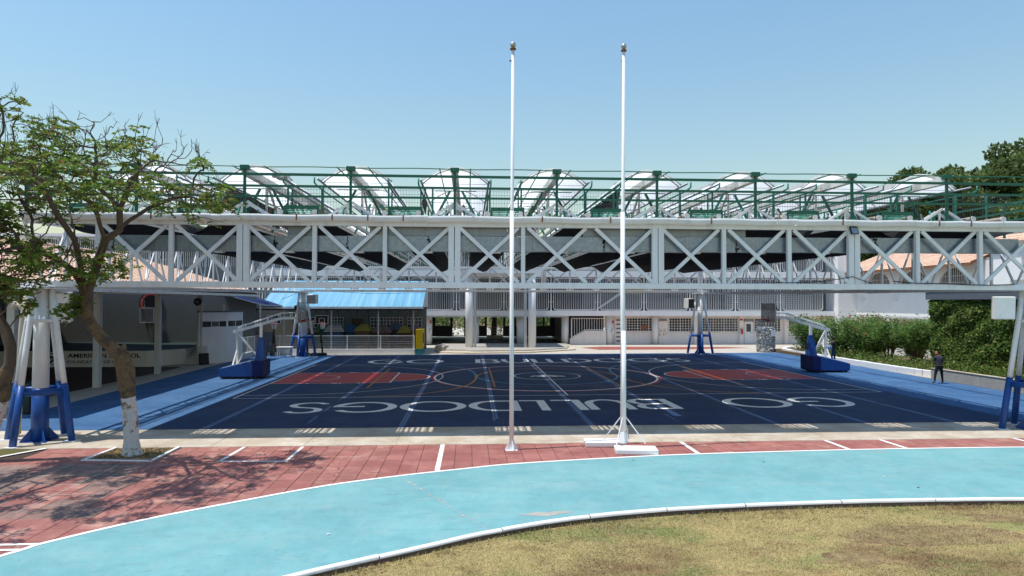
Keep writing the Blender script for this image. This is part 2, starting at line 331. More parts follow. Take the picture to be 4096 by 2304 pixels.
def textmesh(txt, size_w=None, size_h=None, extr=0., bold=0.):
    cu = bpy.data.curves.new('t', 'FONT'); cu.body = txt; cu.extrude = extr; cu.offset = bold; cu.resolution_u = 3
    ob = bpy.data.objects.new('t', cu); COL.objects.link(ob); dg = bpy.context.evaluated_depsgraph_get()
    me = bpy.data.meshes.new_from_object(ob.evaluated_get(dg)); V = np.array([v.co[:] for v in me.vertices]); Fc = [tuple(p.vertices) for p in me.polygons]
    bpy.data.objects.remove(ob); bpy.data.curves.remove(cu); bpy.data.meshes.remove(me)
    V[:,0] -= V[:,0].min(); V[:,1] -= V[:,1].min()
    V[:,0] /= V[:,0].max(); V[:,1] /= V[:,1].max()      # unit box
    return V, Fc
def text_on(mb, txt, o, ux, uy, w, h, extr=.004, bold=0.):
    V, Fc = textmesh(txt, bold=bold); o = Vector(o); ux = Vector(ux); uy = Vector(uy); nz = ux.cross(uy)
    mb.add([o + ux*(x*w) + uy*(y*h) + nz*extr for x, y, z in V], Fc); return mb
ORD = ['first','second','third','fourth','fifth','sixth','seventh','eighth','ninth','tenth','eleventh','twelfth']
def lerp(a, b, t): return a+(b-a)*t
# ================================================================== GROUND AND COURT
struct('ground', MB().sheet([(-400,-200),(400,-200),(400,700),(-400,700)], -.2), M['soil'])
struct('pavement', MB().prism([(-60,19.3),(60,19.3),(60,110),(-60,110)], -.19, -.012), M['pave'])
sur = struct('court_surround', MB().sheet([(-15.5,22.05),(24.45,22.05),(24.45,35.2),(24.6,42),(25.2,52.0),(24.9,53.9),(-15.9,52.35),(-15.9,45)], 0.0), M['surround'])
crt = struct('basketball_court', MB().sheet([(-9.95,22.05),(18.75,22.05),(18.75,53.2),(-9.95,52.1)], .004), M['court'])
# court corners as they lie on the ground
CN = [(-9.64,28.91),(-9.64,44.2),(18.43,45.54),(18.43,29.70)]
def ct(u, v):
    s = u/28.; t = v/15.
    a = (lerp(CN[0][0],CN[1][0],t), lerp(CN[0][1],CN[1][1],t)); b = (lerp(CN[3][0],CN[2][0],t), lerp(CN[3][1],CN[2][1],t))
    return (lerp(a[0],b[0],s), lerp(a[1],b[1],s))
def cline(name, pts, w, m, z, subdiv=1):
    P = []
    for (a, b) in zip(pts[:-1], pts[1:]):
        for k in range(subdiv): P.append(ct(lerp(a[0],b[0],k/subdiv), lerp(a[1],b[1],k/subdiv)))
    P.append(ct(*pts[-1])); return MB().ribbon(P, w, z).build(name, m, crt)
def arc(c, r, a0, a1, n=40): return [(c[0]+r*math.cos(math.radians(lerp(a0,a1,i/n))), c[1]+r*math.sin(math.radians(lerp(a0,a1,i/n)))) for i in range(n+1)]
def carc(name, c, r, a0, a1, w, m, z, n=40): return MB().ribbon([ct(*p) for p in arc(c,r,a0,a1,n)], w, z).build(name, m, crt)
# red keys
for s in (0, 1):
    fx = (lambda u: u) if s == 0 else (lambda u: 28-u)
    MB().sheet([ct(fx(0),5.05),ct(fx(5.75),5.05),ct(fx(5.75),9.95),ct(fx(0),9.95)], .0055).build('painted_key', M['keyred'], crt)
    th = arc((fx(5.75),7.5), 1.8, -90 if s == 0 else 90, 90 if s == 0 else 270, 24)
    MB().sheet([ct(*p) for p in th], .0055).build('painted_key', M['keyred'], crt)
    cline('painted_line', [(fx(0),5.05),(fx(5.75),5.05)], .05, M['linew'], .0082); cline('painted_line', [(fx(0),9.95),(fx(5.75),9.95)], .05, M['linew'], .0083)
    cline('painted_line', [(fx(5.75),5.05),(fx(5.75),9.95)], .07, M['linew'], .0084)
    MB().ribbon([ct(*p) for p in th], .07, .0085).build('painted_line', M['linew'], crt)
    a0, a1 = (-90, 90) if s == 0 else (90, 270)
    carc('painted_line', (fx(1.6),7.5), 1.25, a0, a1, .05, M['linew'], .0086)
    for v in (6.25, 8.75): cline('painted_line', [(fx(1.15),v),(fx(1.6),v)], .05, M['linew'], .0087)
    for v, e in ((5.05,-.1),(9.95,.1)):
        for u in (1.75, 2.95, 3.3, 4.2): cline('painted_line', [(fx(u),v+e),(fx(u+.12 if u not in (2.95,) else u+.3),v+e)], .16, M['linew'], .0088)
    th0 = math.degrees(math.asin(6.6/6.65)); aa = (-th0, th0) if s == 0 else (180-th0, 180+th0)
    carc('painted_line', (fx(1.6),7.5), 6.65, aa[0], aa[1], .055, M['linew'], .0089, 60)
    for v in (.9, 14.1): cline('painted_line', [(fx(0),v),(fx(2.4),v)], .055, M['linew'], .009)
cline('painted_line', [(0,0),(28,0)], .055, M['linew'], .0091, 12); cline('painted_line', [(0,15),(28,15)], .055, M['linew'], .0091, 12)
cline('painted_line', [(0,0),(0,15)], .07, M['linew'], .0092); cline('painted_line', [(28,0),(28,15)], .07, M['linew'], .0092)
cline('painted_line', [(13.85,0),(13.85,15)], .07, M['linew'], .0093)
carc('painted_line', (13.85,7.5), 1.78, 0, 360, .06, M['linew'], .0094)
carc('painted_line', (13.75,7.3), 6.08, 0, 360, .10, M['liner'], .0075, 72); carc('painted_line', (13.75,7.3), 5.92, 0, 360, .12, M['linew'], .0078, 72)
# volleyball lines
for u in (4.95, 10.85, 16.85, 22.9): cline('painted_line', [(u,3.0),(u,12.1)], .075, M['liney'], .0096)
for v in (3.0, 12.1): cline('painted_line', [(4.2,v),(23.6,v)], .035, M['liney'], .0097, 8)
def bez(P, n=24):
    o = []
    for i in range(n+1):
        t = i/n; a = (1-t)**3; b = 3*t*(1-t)**2; c = 3*t*t*(1-t); d = t**3
        o.append((a*P[0][0]+b*P[1][0]+c*P[2][0]+d*P[3][0], a*P[0][1]+b*P[1][1]+c*P[2][1]+d*P[3][1]))
    return o
for m_, sg, zz in ((M['lineb'], 1, .0099), (M['liney'], -1, .0101)):
    for e in (-1, 1):
        q = lambda u, v: (13.85+e*u, 7.5+sg*v)
        pts = bez([q(8.6,7.3), q(5.2,7.2), q(3.9,4.2), q(3.85,.6)]) + bez([q(3.85,.6), q(3.8,-2.0), q(2.4,-3.9), q(0,-3.95)])[1:]
        MB().ribbon([ct(*p) for p in pts], .10, zz).build('painted_line', m_, crt)
# centre emblem: half dome with four letters (reads from the far side)
eb = MB(); cx, cy = ct(13.85, 7.5)
def half(r, w, z): return MB().ribbon([(cx+r*math.cos(a)*1.0, cy-.35+r*.85*math.sin(a)) for a in [math.pi*i/20 for i in range(21)]], w, z)
half(.86,.1,.0104).build('painted_emblem', M['linew'], crt); half(.45,.28,.0106).build('painted_emblem', M['linew'], crt)
MB().box(cx-.95,cx+.95,cy-.42,cy-.32,.0100,.0103).build('painted_emblem', M['linew'], crt)
text_on(MB(), 'ASFC', (cx+.5,cy-.03,.0112), (-1,0,0), (0,-1,0), 1.0, .24, bold=.02).build('painted_emblem', M['linew'], crt)
# big lettering, built from strokes
def glyph(ch, w, h, t):
    mb = MB(); ts = t*.72                                  # horizontal strokes are thinner
    def ring(cx_, cy_, rx, ry, a0, a1, n=48, t_=None):
        P = []
        for i in range(n+1):
            a = math.radians(lerp(a0,a1,i/n)); c, s_ = math.cos(a), math.sin(a)
            P.append([(cx_+rx*c, cy_+ry*s_, 0), (cx_+(rx-t)*c, cy_+(ry-(t_ or ts))*s_, 0)])
        mb.grid(P)
    bx = lambda x0,x1,y0,y1: mb.add([(x0,y0,0),(x1,y0,0),(x1,y1,0),(x0,y1,0)], [(0,1,2,3)])
    if ch == 'O': ring(w/2,h/2,w/2,h/2,0,360)
    if ch == 'G': ring(w/2,h/2,w/2,h/2,38,345); bx(w*.5,w*.98,h*.40,h*.40+ts)
    if ch == 'D': bx(0,t,0,h); bx(t,w*.42,0,ts); bx(t,w*.42,h-ts,h); ring(w*.42,h/2,w*.58,h/2,-90,90,28)
    if ch == 'B':
        bx(0,t,0,h); bx(t,w*.6,0,ts); bx(t,w*.6,h-ts,h); bx(t,w*.6,h*.5-ts/2,h*.5+ts/2)
        ring(w*.6,h*.27,w*.4,h*.27+ts*.3,-90,90,20); ring(w*.6,h*.75,w*.34,h*.25+ts*.1,-90,90,20)
    if ch == 'L': bx(0,t,0,h); bx(t,w,0,ts)
    if ch == 'U': bx(0,t,h*.45,h); bx(w-t,w,h*.45,h); ring(w/2,h*.45,w/2,h*.45,180,360,30)
    if ch == 'S':
        ring(w*.5,h*.74,w*.44,h*.26,25,272,26); ring(w*.5,h*.27,w*.48,h*.27,-155,92,26)
    return mb
def word(seq, y0, y1, flip, slope):
    for ch, xa, xb in seq:
        w = xb-xa; h = y1-y0; g = glyph(ch, w, h, .34 if ch not in 'S' else .30); sk = slope*((xa+xb)/2-4.2)
        if flip: g.v = [(xb-x, y1-y+sk, .0120) for x, y, z in g.v]
        else: g.v = [(xa+x, y0+y+sk, .0120) for x, y, z in g.v]
        g.build('painted_letter', M['linew'], crt)
word([('S',-6.85,-5.25),('G',-5.15,-2.7),('O',-2.6,-.08),('D',0.0,1.96),('L',2.03,3.05),('L',3.3,4.47),('U',4.55,6.3),('B',6.35,8.05),('O',10.12,12.77),('G',12.85,15.32)], 25.2, 27.85, True, .028)
word([('G',-6.7,-4.3),('O',-4.18,-1.66),('B',.45,2.15),('U',2.25,4.1),('L',4.28,5.25),('L',5.35,6.35),('D',6.45,8.42),('O',8.6,10.9),('G',11.0,13.75),('S',13.85,15.2)], 45.3, 48.15, False, .034)
# concrete strip in front of the court: slabs
strip = struct('concrete_strip', MB().box(-20,30,19.32,22.04,-.18,-.03), M['concg'])
xs = [-20.0,-17.2,-14.6]+[-12.1+2.52*i for i in range(17)]
for i in range(len(xs)-1):
    b = MB().box(xs[i]+.008, xs[i+1]-.008, 19.36, 22.035, -.029, -.001+rng.uniform(-.003,.002)); b.build('concrete_slab', M['conc'], strip)
# red paver field between the strip and the running track
outer = [(-12.5,3.0),(-9.2,8.2),(-7.24,11.2),(-6.94,11.74),(-5.96,12.82),(-4.87,13.73),(-3.08,15.07),(-1.53,15.86),(-.2,16.4),(1.15,16.88),(3.61,17.37),(5.37,17.64),(7.89,17.86),(11.21,18.04),(15.27,18.08),(20,17.95),(26,17.4),(34,16)]
inner = [(-8,3.0),(-5.2,7.6),(-3.6,9.35),(-2.5,10.18),(-2.12,10.44),(-.77,11.25),(.3,11.9),(1.87,12.58),(3.9,13.05),(6.45,13.3),(8.88,13.37),(11.24,13.33),(15,13.1),(20,12.5),(28,11)]
def smooth(P, n=6):
    P = [Vector(p) for p in P]; o = []
    for i in range(len(P)-1):
        a = P[max(i-1,0)]; b = P[i]; c = P[i+1]; d = P[min(i+2,len(P)-1)]
        for k in range(n):
            t = k/n; o.append(.5*((2*b)+(c-a)*t+(2*a-5*b+4*c-d)*t*t+(3*b-a-3*c+d)*t**3))
    o.append(P[-1]); return [(p.x, p.y) for p in o]
outS = smooth(outer); inS = smooth(inner)
paver = struct('paver_field', MB().prism([(-30,3),(-12.5,3)]+outS[1:]+[(34,19.33),(-30,19.33)], -.19, -.012), M['joint'])
def yout(x):
    for a, b in zip(outS[:-1], outS[1:]):
        if a[0] <= x <= b[0]: return lerp(a[1], b[1], (x-a[0])/max(b[0]-a[0],1e-6))
    return 3
tw, tl = .436, .62
proto = {}
for k_ in ('tile','tile2','tile3'):
    for v_ in range(3):
        h = (tw-.012)/2; g = (tl-.012)/2; q = .006
        z1 = .0+(-.002,0,.0025)[v_]
        me_ = MB().add([(-h,-g,-.012),(h,-g,-.012),(h,g,-.012),(-h,g,-.012),(-h,-g,z1-.004),(h,-g,z1-.004),(h,g,z1-.004),(-h,g,z1-.004),(-h+q,-g+q,z1),(h-q,-g+q,z1),(h-q,g-q,z1),(-h+q,g-q,z1)],
            [(0,1,5,4),(1,2,6,5),(2,3,7,6),(3,0,4,7),(4,5,9,8),(5,6,10,9),(6,7,11,10),(7,4,8,11),(8,9,10,11)])
        m_ = bpy.data.meshes.new('paver'); m_.from_pydata(me_.v, [], me_.f); m_.materials.append(M[k_]); proto[k_,v_] = m_
plan = []
for i in range(int(32/tw)):
    x = -13.2+tw*i
    for j in range(16):
        y = 19.0-tl*j
        if y+tl/2 < min(yout(x-tw/2), yout(x+tw/2))-.35 or x > 17.6: continue
        if x < -.72*y-1.2: continue
        if -9.5 < x < -7.95 and 17.85 < y < 19.6: continue
        if x < -11.3 and y > 18.3: continue
        k_ = 'tile'
        if x < -2.2: k_ = 'tile2' if rng.random() < .55 + .07*(-x-2) else 'tile'
        if x > 6.1 and rng.random() < .5: k_ = 'tile2'
        if x < -7.7+(17.2-y)*.16 and 13.4 < y < 17.4: k_ = 'tile3' if math.sin(x*1.7+.6)*math.sin(y*1.3+x*.6) > -.3 else 'tile2'
        plan.append((x, y, k_))
plan.sort(key=lambda p: p[0]**2+p[1]**2)
for x, y, k_ in plan[:300]:
    c = bpy.data.objects.new('paver', proto[k_, rng.randrange(3)]); COL.objects.link(c); c.parent = paver
    c.location = (x, y, rng.uniform(-.001,.001)); c.rotation_euler = (rng.uniform(-.004,.004), rng.uniform(-.004,.004), rng.uniform(-.008,.008))
rest = MB()
for x, y, k_ in plan[300:]: rest.cur = ['tile','tile2','tile3'].index(k_); rest.box(x-tw/2+.006, x+tw/2-.006, y-tl/2+.006, y+tl/2-.006, -.012, rng.uniform(-.003,.0015))
if plan[300:]: rest.build('paver', [M['tile'],M['tile2'],M['tile3']], paver, kind='stuff')
# white stripes on the pavers
for p in ([(-.71,19.28),(-.73,16.3)],[(6.04,19.3),(6.04,17.75)],[(10.28,19.3),(10.3,18.05)],[(11.93,19.3),(11.95,18.1)],[(16.0,19.3),(16.02,18.1)]):
    MB().ribbon(p, .12, .0065).build('painted_line', M['kerbw'], paver)
for p in ([(-6.1,19.25),(-6.16,17.55)],[(-6.21,17.55),(-4.48,17.47)],[(-4.53,17.47),(-4.52,19.2)],[(-14,11.74),(-6.97,11.74)],[(-14,11.49),(-7.12,11.49)]):
    MB().ribbon(p, .085, .0068).build('painted_line', M['kerbw'], paver)
for k in range(5):
    MB().ribbon([(-12.6,13.9+.8*k),(-8.1+.13*(4-k),13.9+.8*k)], .022, .0062).build('painted_line', M['lineg'], paver)
for k in range(4):
    MB().ribbon([(-11.9+1.15*k,13.5),(-11.9+1.15*k,17.3)], .022, .0063).build('painted_line', M['lineg'], paver)
# running track
trk = struct('running_track', MB().prism(outS+inS[::-1], -.19, .0075), M['turq'])
off = lambda P, d: [tuple(Vector(P[i])+Vector((-(Vector(P[min(i+1,len(P)-1)])-Vector(P[max(i-1,0)])).normalized().y, (Vector(P[min(i+1,len(P)-1)])-Vector(P[max(i-1,0)])).normalized().x))*d) for i in range(len(P))]
MB().ribbon(off(outS,.0), .10, .0135).build('painted_line', M['kerbw'], trk)
# raised white kerb, laid in lengths, above a dark brick edge
cum = [0]
for a, b in zip(inS[:-1], inS[1:]): cum.append(cum[-1]+(Vector(b)-Vector(a)).length)
def at_s(s_):
    for i in range(len(cum)-1):
        if cum[i] <= s_ <= cum[i+1]: return Vector(inS[i]).lerp(Vector(inS[i+1]), (s_-cum[i])/(cum[i+1]-cum[i]))
    return Vector(inS[-1])
s_ = 3.0
while s_ < cum[-1]-2:
    L_ = rng.uniform(1.5,2.3); n = 6; rows = []
    jz = rng.uniform(-.006,.006)
    for k in range(n+1):
        p = at_s(s_+.008+(L_-.016)*k/n); d = (at_s(s_+L_*k/n+.05)-at_s(s_+L_*k/n-.05)).normalized(); nn = Vector((-d.y,d.x)); wv = rng.uniform(-.006,.006)
        prof = [(-.058,-.19),(-.058,.0),(-.048,.02),(-.015,.03),(.025,.028),(.05,.016),(.056,.0)]
        rows.append([(*(p+nn*(a+wv)), z+jz) for a, z in prof])
    MB().grid(rows).build('kerb_length', M['kerbw'], trk, smooth=True)
    rows = [[(*(at_s(s_+L_*k/n)+Vector((-(at_s(s_+L_*k/n+.05)-at_s(s_+L_*k/n-.05)).normalized().y,(at_s(s_+L_*k/n+.05)-at_s(s_+L_*k/n-.05)).normalized().x))*a), z) for a, z in ((-.075,-.2),(-.073,-.022),(-.05,-.02))] for k in range(n+1)]
    MB().grid(rows).build('kerb_brick_edge', M['brick'], trk)
    s_ += L_
# hairline crack with bare concrete spots across the track
cr = []
for i in range(22):
    t = i/21; cr.append((lerp(-1.45,.35,t)+rng.uniform(-.02,.02), lerp(15.6,12.0,t)+rng.uniform(-.02,.02)))
MB().ribbon(cr, .012, .009).build('crack', M['concg'], trk)
for i in (2,3,5,8,10,11,13,16):
    a = cr[i]; r0 = rng.uniform(.02,.042)
    MB().sheet([(a[0]+r0*1.2*rng.uniform(.5,1.2)*math.cos(k*.7), a[1]+r0*rng.uniform(.5,1.2)*math.sin(k*.7)) for k in range(9)], .0095+.0002*i).build('bare_patch', M['tileroof'], trk)
for (x, y, r0) in ((1.35,12.85,.26),(1.75,12.95,.14),(10.9,17.7,.1),(11.6,16.6,.06)):
    MB().sheet([(x+r0*1.7*rng.uniform(.5,1.15)*math.cos(k*.45), y+r0*.5*rng.uniform(.5,1.15)*math.sin(k*.45)) for k in range(14)], .0102+.0003*x*.01).build('bare_patch', M['concg'], trk)
# lawn
lawn_poly = [(x+.0, y-.09) for x, y in inS]+[(28,-3),(-8,-3)]
struct('lawn_soil', MB().sheet(lawn_poly, -.10), M['lawnb'])
def in_lawn(x, y):
    for a, b in zip(inS[:-1], inS[1:]):
        if a[0] <= x <= b[0]: return y < lerp(a[1], b[1], (x-a[0])/max(b[0]-a[0],1e-6))-.13
    return False
nb = 230000
X = nrg.uniform(-3.0, 15.5, nb*2); Y = nrg.uniform(8.2, 13.3, nb*2)
for (cx_,cy_,rx,ry) in ((8.3,11.6,2.3,.8),(11.8,10.9,1.6,.55),(4.6,9.6,1.8,.45),(10.2,12.5,1.4,.4),(6.2,10.6,1.0,.5)):
    MB().sheet([(cx_+rx*.8*rng.uniform(.55,1.1)*math.cos(a_*.35), cy_+ry*.8*rng.uniform(.55,1.1)*math.sin(a_*.35)) for a_ in range(18)], -.0985+.0004*cx_*.1).build('bare_soil', M['baresoil'], bpy.data.objects['lawn_soil'])
yi = np.interp(X, [p[0] for p in inS], [p[1] for p in inS]); k = (Y < yi-.12) & (X > -.55*(Y-0)+2.4) & (X < .86*Y+1.5); X = X[k][:nb]; Y = Y[k][:nb]; n = len(X)
def fbm(x, y):
    return (np.sin(x*1.3+.7*np.sin(y*1.7))*np.cos(y*1.9+.5*np.sin(x*2.3)) + .6*np.sin(x*3.7+y*2.9)*np.cos(y*4.3-x*1.1) + .4*np.sin(x*7.1-y*5.3)*np.sin(y*8.7+x*2))/2
bare = np.zeros(n)
for (cx_,cy_,rx,ry) in ((8.3,11.6,2.3,.8),(11.8,10.9,1.6,.55),(4.6,9.6,1.8,.45),(10.2,12.5,1.4,.4),(6.2,10.6,1.0,.5)): bare += np.exp(-(((X-cx_)/rx)**2+((Y-cy_)/ry)**2)*1.3)
dens = fbm(X, Y)-.95*bare
keep = nrg.random(n) < np.clip(.8+.55*dens, .16, 1); X = X[keep]; Y = Y[keep]; n = len(X)
ang = nrg.uniform(0, 2*np.pi, n); yk = np.interp(X, [p[0] for p in inS], [p[1] for p in inS]); hh = nrg.uniform(.012,.034,n)*(1+2.6*np.exp(-(yk-.12-Y)/.14)*nrg.random(n)); lean = nrg.uniform(.01,.05,n); wd = nrg.uniform(.003,.0065,n)
b0 = np.stack([X+wd*np.sin(ang), Y-wd*np.cos(ang), np.full(n,-.101)],1); b1 = np.stack([X-wd*np.sin(ang), Y+wd*np.cos(ang), np.full(n,-.101)],1)
tp = np.stack([X+lean*np.cos(ang), Y+lean*np.sin(ang), -.101+hh],1)
V = np.concatenate([b0,b1,tp],1).reshape(-1,3); Fc = np.arange(3*n).reshape(-1,3)
gm = M['grass']
g = npmesh('grass', V, Fc, gm, loc=(5,11,-.101)); g['kind'] = 'stuff'; tag(g, 'dry short yellow-green lawn inside the running track', 'grass')

# fallen leaves on the lawn edge and under the tree
n = 420; s_ = nrg.uniform(3,cum[-1]-9,n); Q = np.array([at_s(float(v)) for v in s_]); off_ = .12+np.abs(nrg.normal(size=n))*.35; X = Q[:,0]+off_*.35; Y = Q[:,1]-off_; Z = np.full(n,-.06)
X2 = nrg.uniform(-9.5,-1.5,170); Y2 = nrg.uniform(13.5,19.1,170); ok = Y2 > np.interp(X2,[p[0] for p in outS],[p[1] for p in outS])+.1; X = np.concatenate([X,X2[ok]]); Y = np.concatenate([Y,Y2[ok]]); Z = np.concatenate([Z,np.full(ok.sum(),.012)]); n = len(X)
a = nrg.uniform(0,6.28,n); l = nrg.uniform(.02,.05,n); c_, s2 = np.cos(a)*l, np.sin(a)*l; dz = nrg.uniform(0,.02,n)
V = np.stack([np.stack([X-c_,Y-s2,Z],1),np.stack([X+s2*.45,Y-c_*.45,Z+dz],1),np.stack([X+c_,Y+s2,Z+dz*.5],1),np.stack([X-s2*.45,Y+c_*.45,Z+dz],1)],1).reshape(-1,3)
o = npmesh('fallen_leaves', V, np.arange(4*n).reshape(-1,4), M['dryleaf'], loc=(0,13,0)); o['kind'] = 'stuff'; tag(o, 'scattered dry brown leaves along the kerb and on the pavers', 'leaves')
# ================================================================== STEEL CANOPY
def zo(Y): return .3*(Y-20.5)/31
PITCH = 3.06; PX = [-.43+PITCH*k for k in range(-3,6)]         # nine vault lines
# ---- towers
def tower(cx, cy, zt, label):
    t = thing('steel_tower', label, 'tower', (cx,cy,0), 'four towers carrying the canopy')
    col = MB().tube([(cx,cy,1.5),(cx,cy,zt)], [.21,.19], 20).build('column', M['steel'], t, smooth=True)
    MB().tube([(cx,cy,.02),(cx,cy,1.5)], [.222,.215], 20).build('column_pad', M['blue'], t, smooth=True)
    for k in range(4):
        a = math.radians(45+90*k); d = Vector((math.cos(a), math.sin(a), 0)); n_ = Vector((-d.y, d.x, 0))*.014; c = Vector((cx,cy,0))
        p = [c+d*.22+Vector((0,0,.015)), c+d*.5+Vector((0,0,.015)), c+d*.22+Vector((0,0,.36))]
        MB().add([q-n_ for q in p]+[q+n_ for q in p], [(0,1,2),(5,4,3),(0,3,4,1),(1,4,5,2),(2,5,3,0)]).build('gusset', M['blue'], t)
    MB().box(cx-.33,cx+.33,cy-.33,cy+.33,.0,.016).build('base_plate', M['blue'], t)
    ft = []
    for k in range(4):
        a = math.radians(-98+90*k); d = Vector((math.cos(a), math.sin(a), 0)); c = Vector((cx,cy,0))
        P = lambda z: c + d*(lerp(.97,.40,min(z,3.6)/3.6) if z < 3.6 else lerp(.40,.30,(z-3.6)/(zt-3.6))) + Vector((0,0,z))
        MB().tube([P(1.62),P(2.6),P(3.6),P(zt)], .078, 12).build('leg', M['steel'], t, smooth=True)
        MB().tube([P(.02),P(.8),P(1.63)], .094, 12).build('leg_pad', M['blue'], t, smooth=True)
        MB().rbox(P(0)+Vector((0,0,.011)), (.34,.3,.022), a).build('foot_plate', M['kerbw'], t)
        ft.append((P(1.42), P(3.42)))
    for k in range(4):
        MB().tube([ft[k][0], ft[(k+1)%4][0]], .085, 10).build('ring_tube', M['blue'], t, smooth=True)
        MB().tube([ft[k][1], ft[(k+1)%4][1]], .05, 8).build('upper_ring_tube', M['steel'], t, smooth=True)
    MB().rbox((cx,cy,zt-.02),(.95,.95,.03), math.radians(45)).build('cap_plate', M['steel'], t)
    return t
tower(-12.2,20.47,4.36,'blue and white padded tower on the left beside the lime-washed tree')
tower(17.78,20.62,4.40,'blue and white tower at the right edge under the front truss')
tower(-12.15,51.3,4.72,'far tower behind the left basketball hoop in front of the low fence')
tower(18.2,53.1,4.76,'far tower in front of the pale classroom wall with the SPANISH door')
# ---- trusses
def truss_x(name, Y, xl, xr, zb, zt, label, bay=2.04, front=True):
    t = thing(name, label, 'truss', ((xl+xr)/2, Y, zb))
    MB().box(xl,xr,Y-.09,Y+.09,zb,zb+.175).build('bottom_chord', M['steel'], t, bevel=.012)
    MB().box(xl,xr,Y-.085,Y+.085,zt-.16,zt).build('top_chord', M['steel'], t, bevel=.012)
    k0 = math.ceil((xl+.43)/bay); k1 = math.floor((xr+.43)/bay)
    x_ = [-.43+bay*k for k in range(k0,k1+1)]
    for k in range(k0,k1+1):
        x = -.43+bay*k
        if k == 2 and front: continue
        if k % 3 == 0:
            for e in (-.095,.095):
                MB().box(x+e-.083,x+e+.083,Y-.075,Y+.075,zb+.176,zt-.161).build('double_post', M['steel'], t)
        else: MB().box(x-.06,x+.06,Y-.06,Y+.06,zb+.176,zt-.161).build('post', M['steel'], t)
    for a in x_[:-1] if x_[-1] > xr-.3 else x_:
        b = a+bay
        if b > xr+.3: continue
        MB().beam((a+.14,Y-.032,zt-.165),(b-.14,Y-.032,zb+.18),.062,.105).build('diagonal', M['steel'], t)
        MB().beam((a+.14,Y+.034,zb+.18),(b-.14,Y+.034,zt-.165),.062,.105).build('diagonal', M['steel'], t)
    return t
ft_ = truss_x('front_truss', 20.4, -12.66, 20.6, 4.38, 6.36, 'long white steel truss across the picture nearest the camera')
truss_x('rear_truss', 52.2, -12.6, 18.6, 4.76, 6.68, 'far white truss beneath the canopy in front of the school building', front=False)
def truss_y(x, Y0, Y1, label):
    t = thing('side_truss', label, 'truss', (x,(Y0+Y1)/2,4.5)); zb = lambda y: 4.42+zo(y); zt = lambda y: 6.36+zo(y)
    MB().beam((x,Y0,zb(Y0)),(x,Y1,zb(Y1)),.14,.15).build('bottom_chord', M['steel'], t); MB().beam((x,Y0,zt(Y0)),(x,Y1,zt(Y1)),.14,.15).build('top_chord', M['steel'], t)
    n = 15; ys = [lerp(Y0,Y1,i/n) for i in range(n+1)]
    for i in range(1,n): MB().beam((x,ys[i],zb(ys[i])+.08),(x,ys[i],zt(ys[i])-.08),.075).build('post', M['steel'], t)
    for i in range(n):
        m_ = (ys[i]+ys[i+1])/2
        MB().beam((x-.02,ys[i]+.05,zt(ys[i])-.1),(x-.02,m_-.03,zb(m_)+.09),.05,.06).build('diagonal', M['steel'], t)
        MB().beam((x+.02,ys[i+1]-.05,zt(ys[i+1])-.1),(x+.02,m_+.03,zb(m_)+.09),.05,.06).build('diagonal', M['steel'], t)
    return t
lt = truss_y(-12.78,20.55,52.05,'white side truss running back on the left above the stage')
MB().beam((-12.36,20.55,4.42),(-12.36,52.05,4.72),.10,.12).build('bottom_chord', M['steel'], lt)
for k in range(22): y = 21.2+1.45*k; MB().beam((-12.74,y,4.42+zo(y)),(-12.40,y+.12*(k%2),4.42+zo(y)),.07).build('rung', M['steel'], lt)
for k in range(11): y = 21.2+2.9*k; MB().beam((-12.36,y,4.48+zo(y)),(-12.70,y+1.4,6.3+zo(y)),.05).build('lattice_rod', M['steel'], lt)
truss_y(18.05,20.55,52.05,'white side truss running back on the right toward the arched windows')
# ---- eaves gutter on the front truss
gt = thing('eaves_gutter', 'long white half-round gutter along the top of the front truss', 'gutter', (3,20.2,6.36))
prof = [(.0,.02),(-.02,-.045),(-.075,-.085),(-.14,-.085),(-.185,-.04),(-.2,.03),(-.2,.085),(-.185,.095),(-.17,.085)]
segs = [-12.7,-7.4,-1.2,4.6,9.9,15.0,20.6]
for a, b in zip(segs[:-1], segs[1:]):
    n = 14; MB().grid([[(lerp(a,b,i/n), 20.33+y, 6.40+z+.012*math.sin(i*1.1+a)) for y, z in prof] for i in range(n+1)]).build('gutter_length', M['gutterw'], gt, smooth=True)
for i, x in enumerate([-11.1+1.02*k for k in range(30)]):
    if rng.random() < .55: MB().box(x-.016,x+.016,20.115,20.145,6.33,6.505).build('gutter_strap', M['rust'] if rng.random() < .7 else M['steel2'], gt)
# roof edge board behind gutter
MB().box(-12.6,20.5,20.35,20.47,6.372,6.46).build('edge_board', M['steel2'], gt)
MB().box(-12.6,20.5,20.48,20.66,6.385,6.40).build('sun_mask_plate', M['galv2'], gt)  # added plate, masks sunlight that would leak in behind the gutter
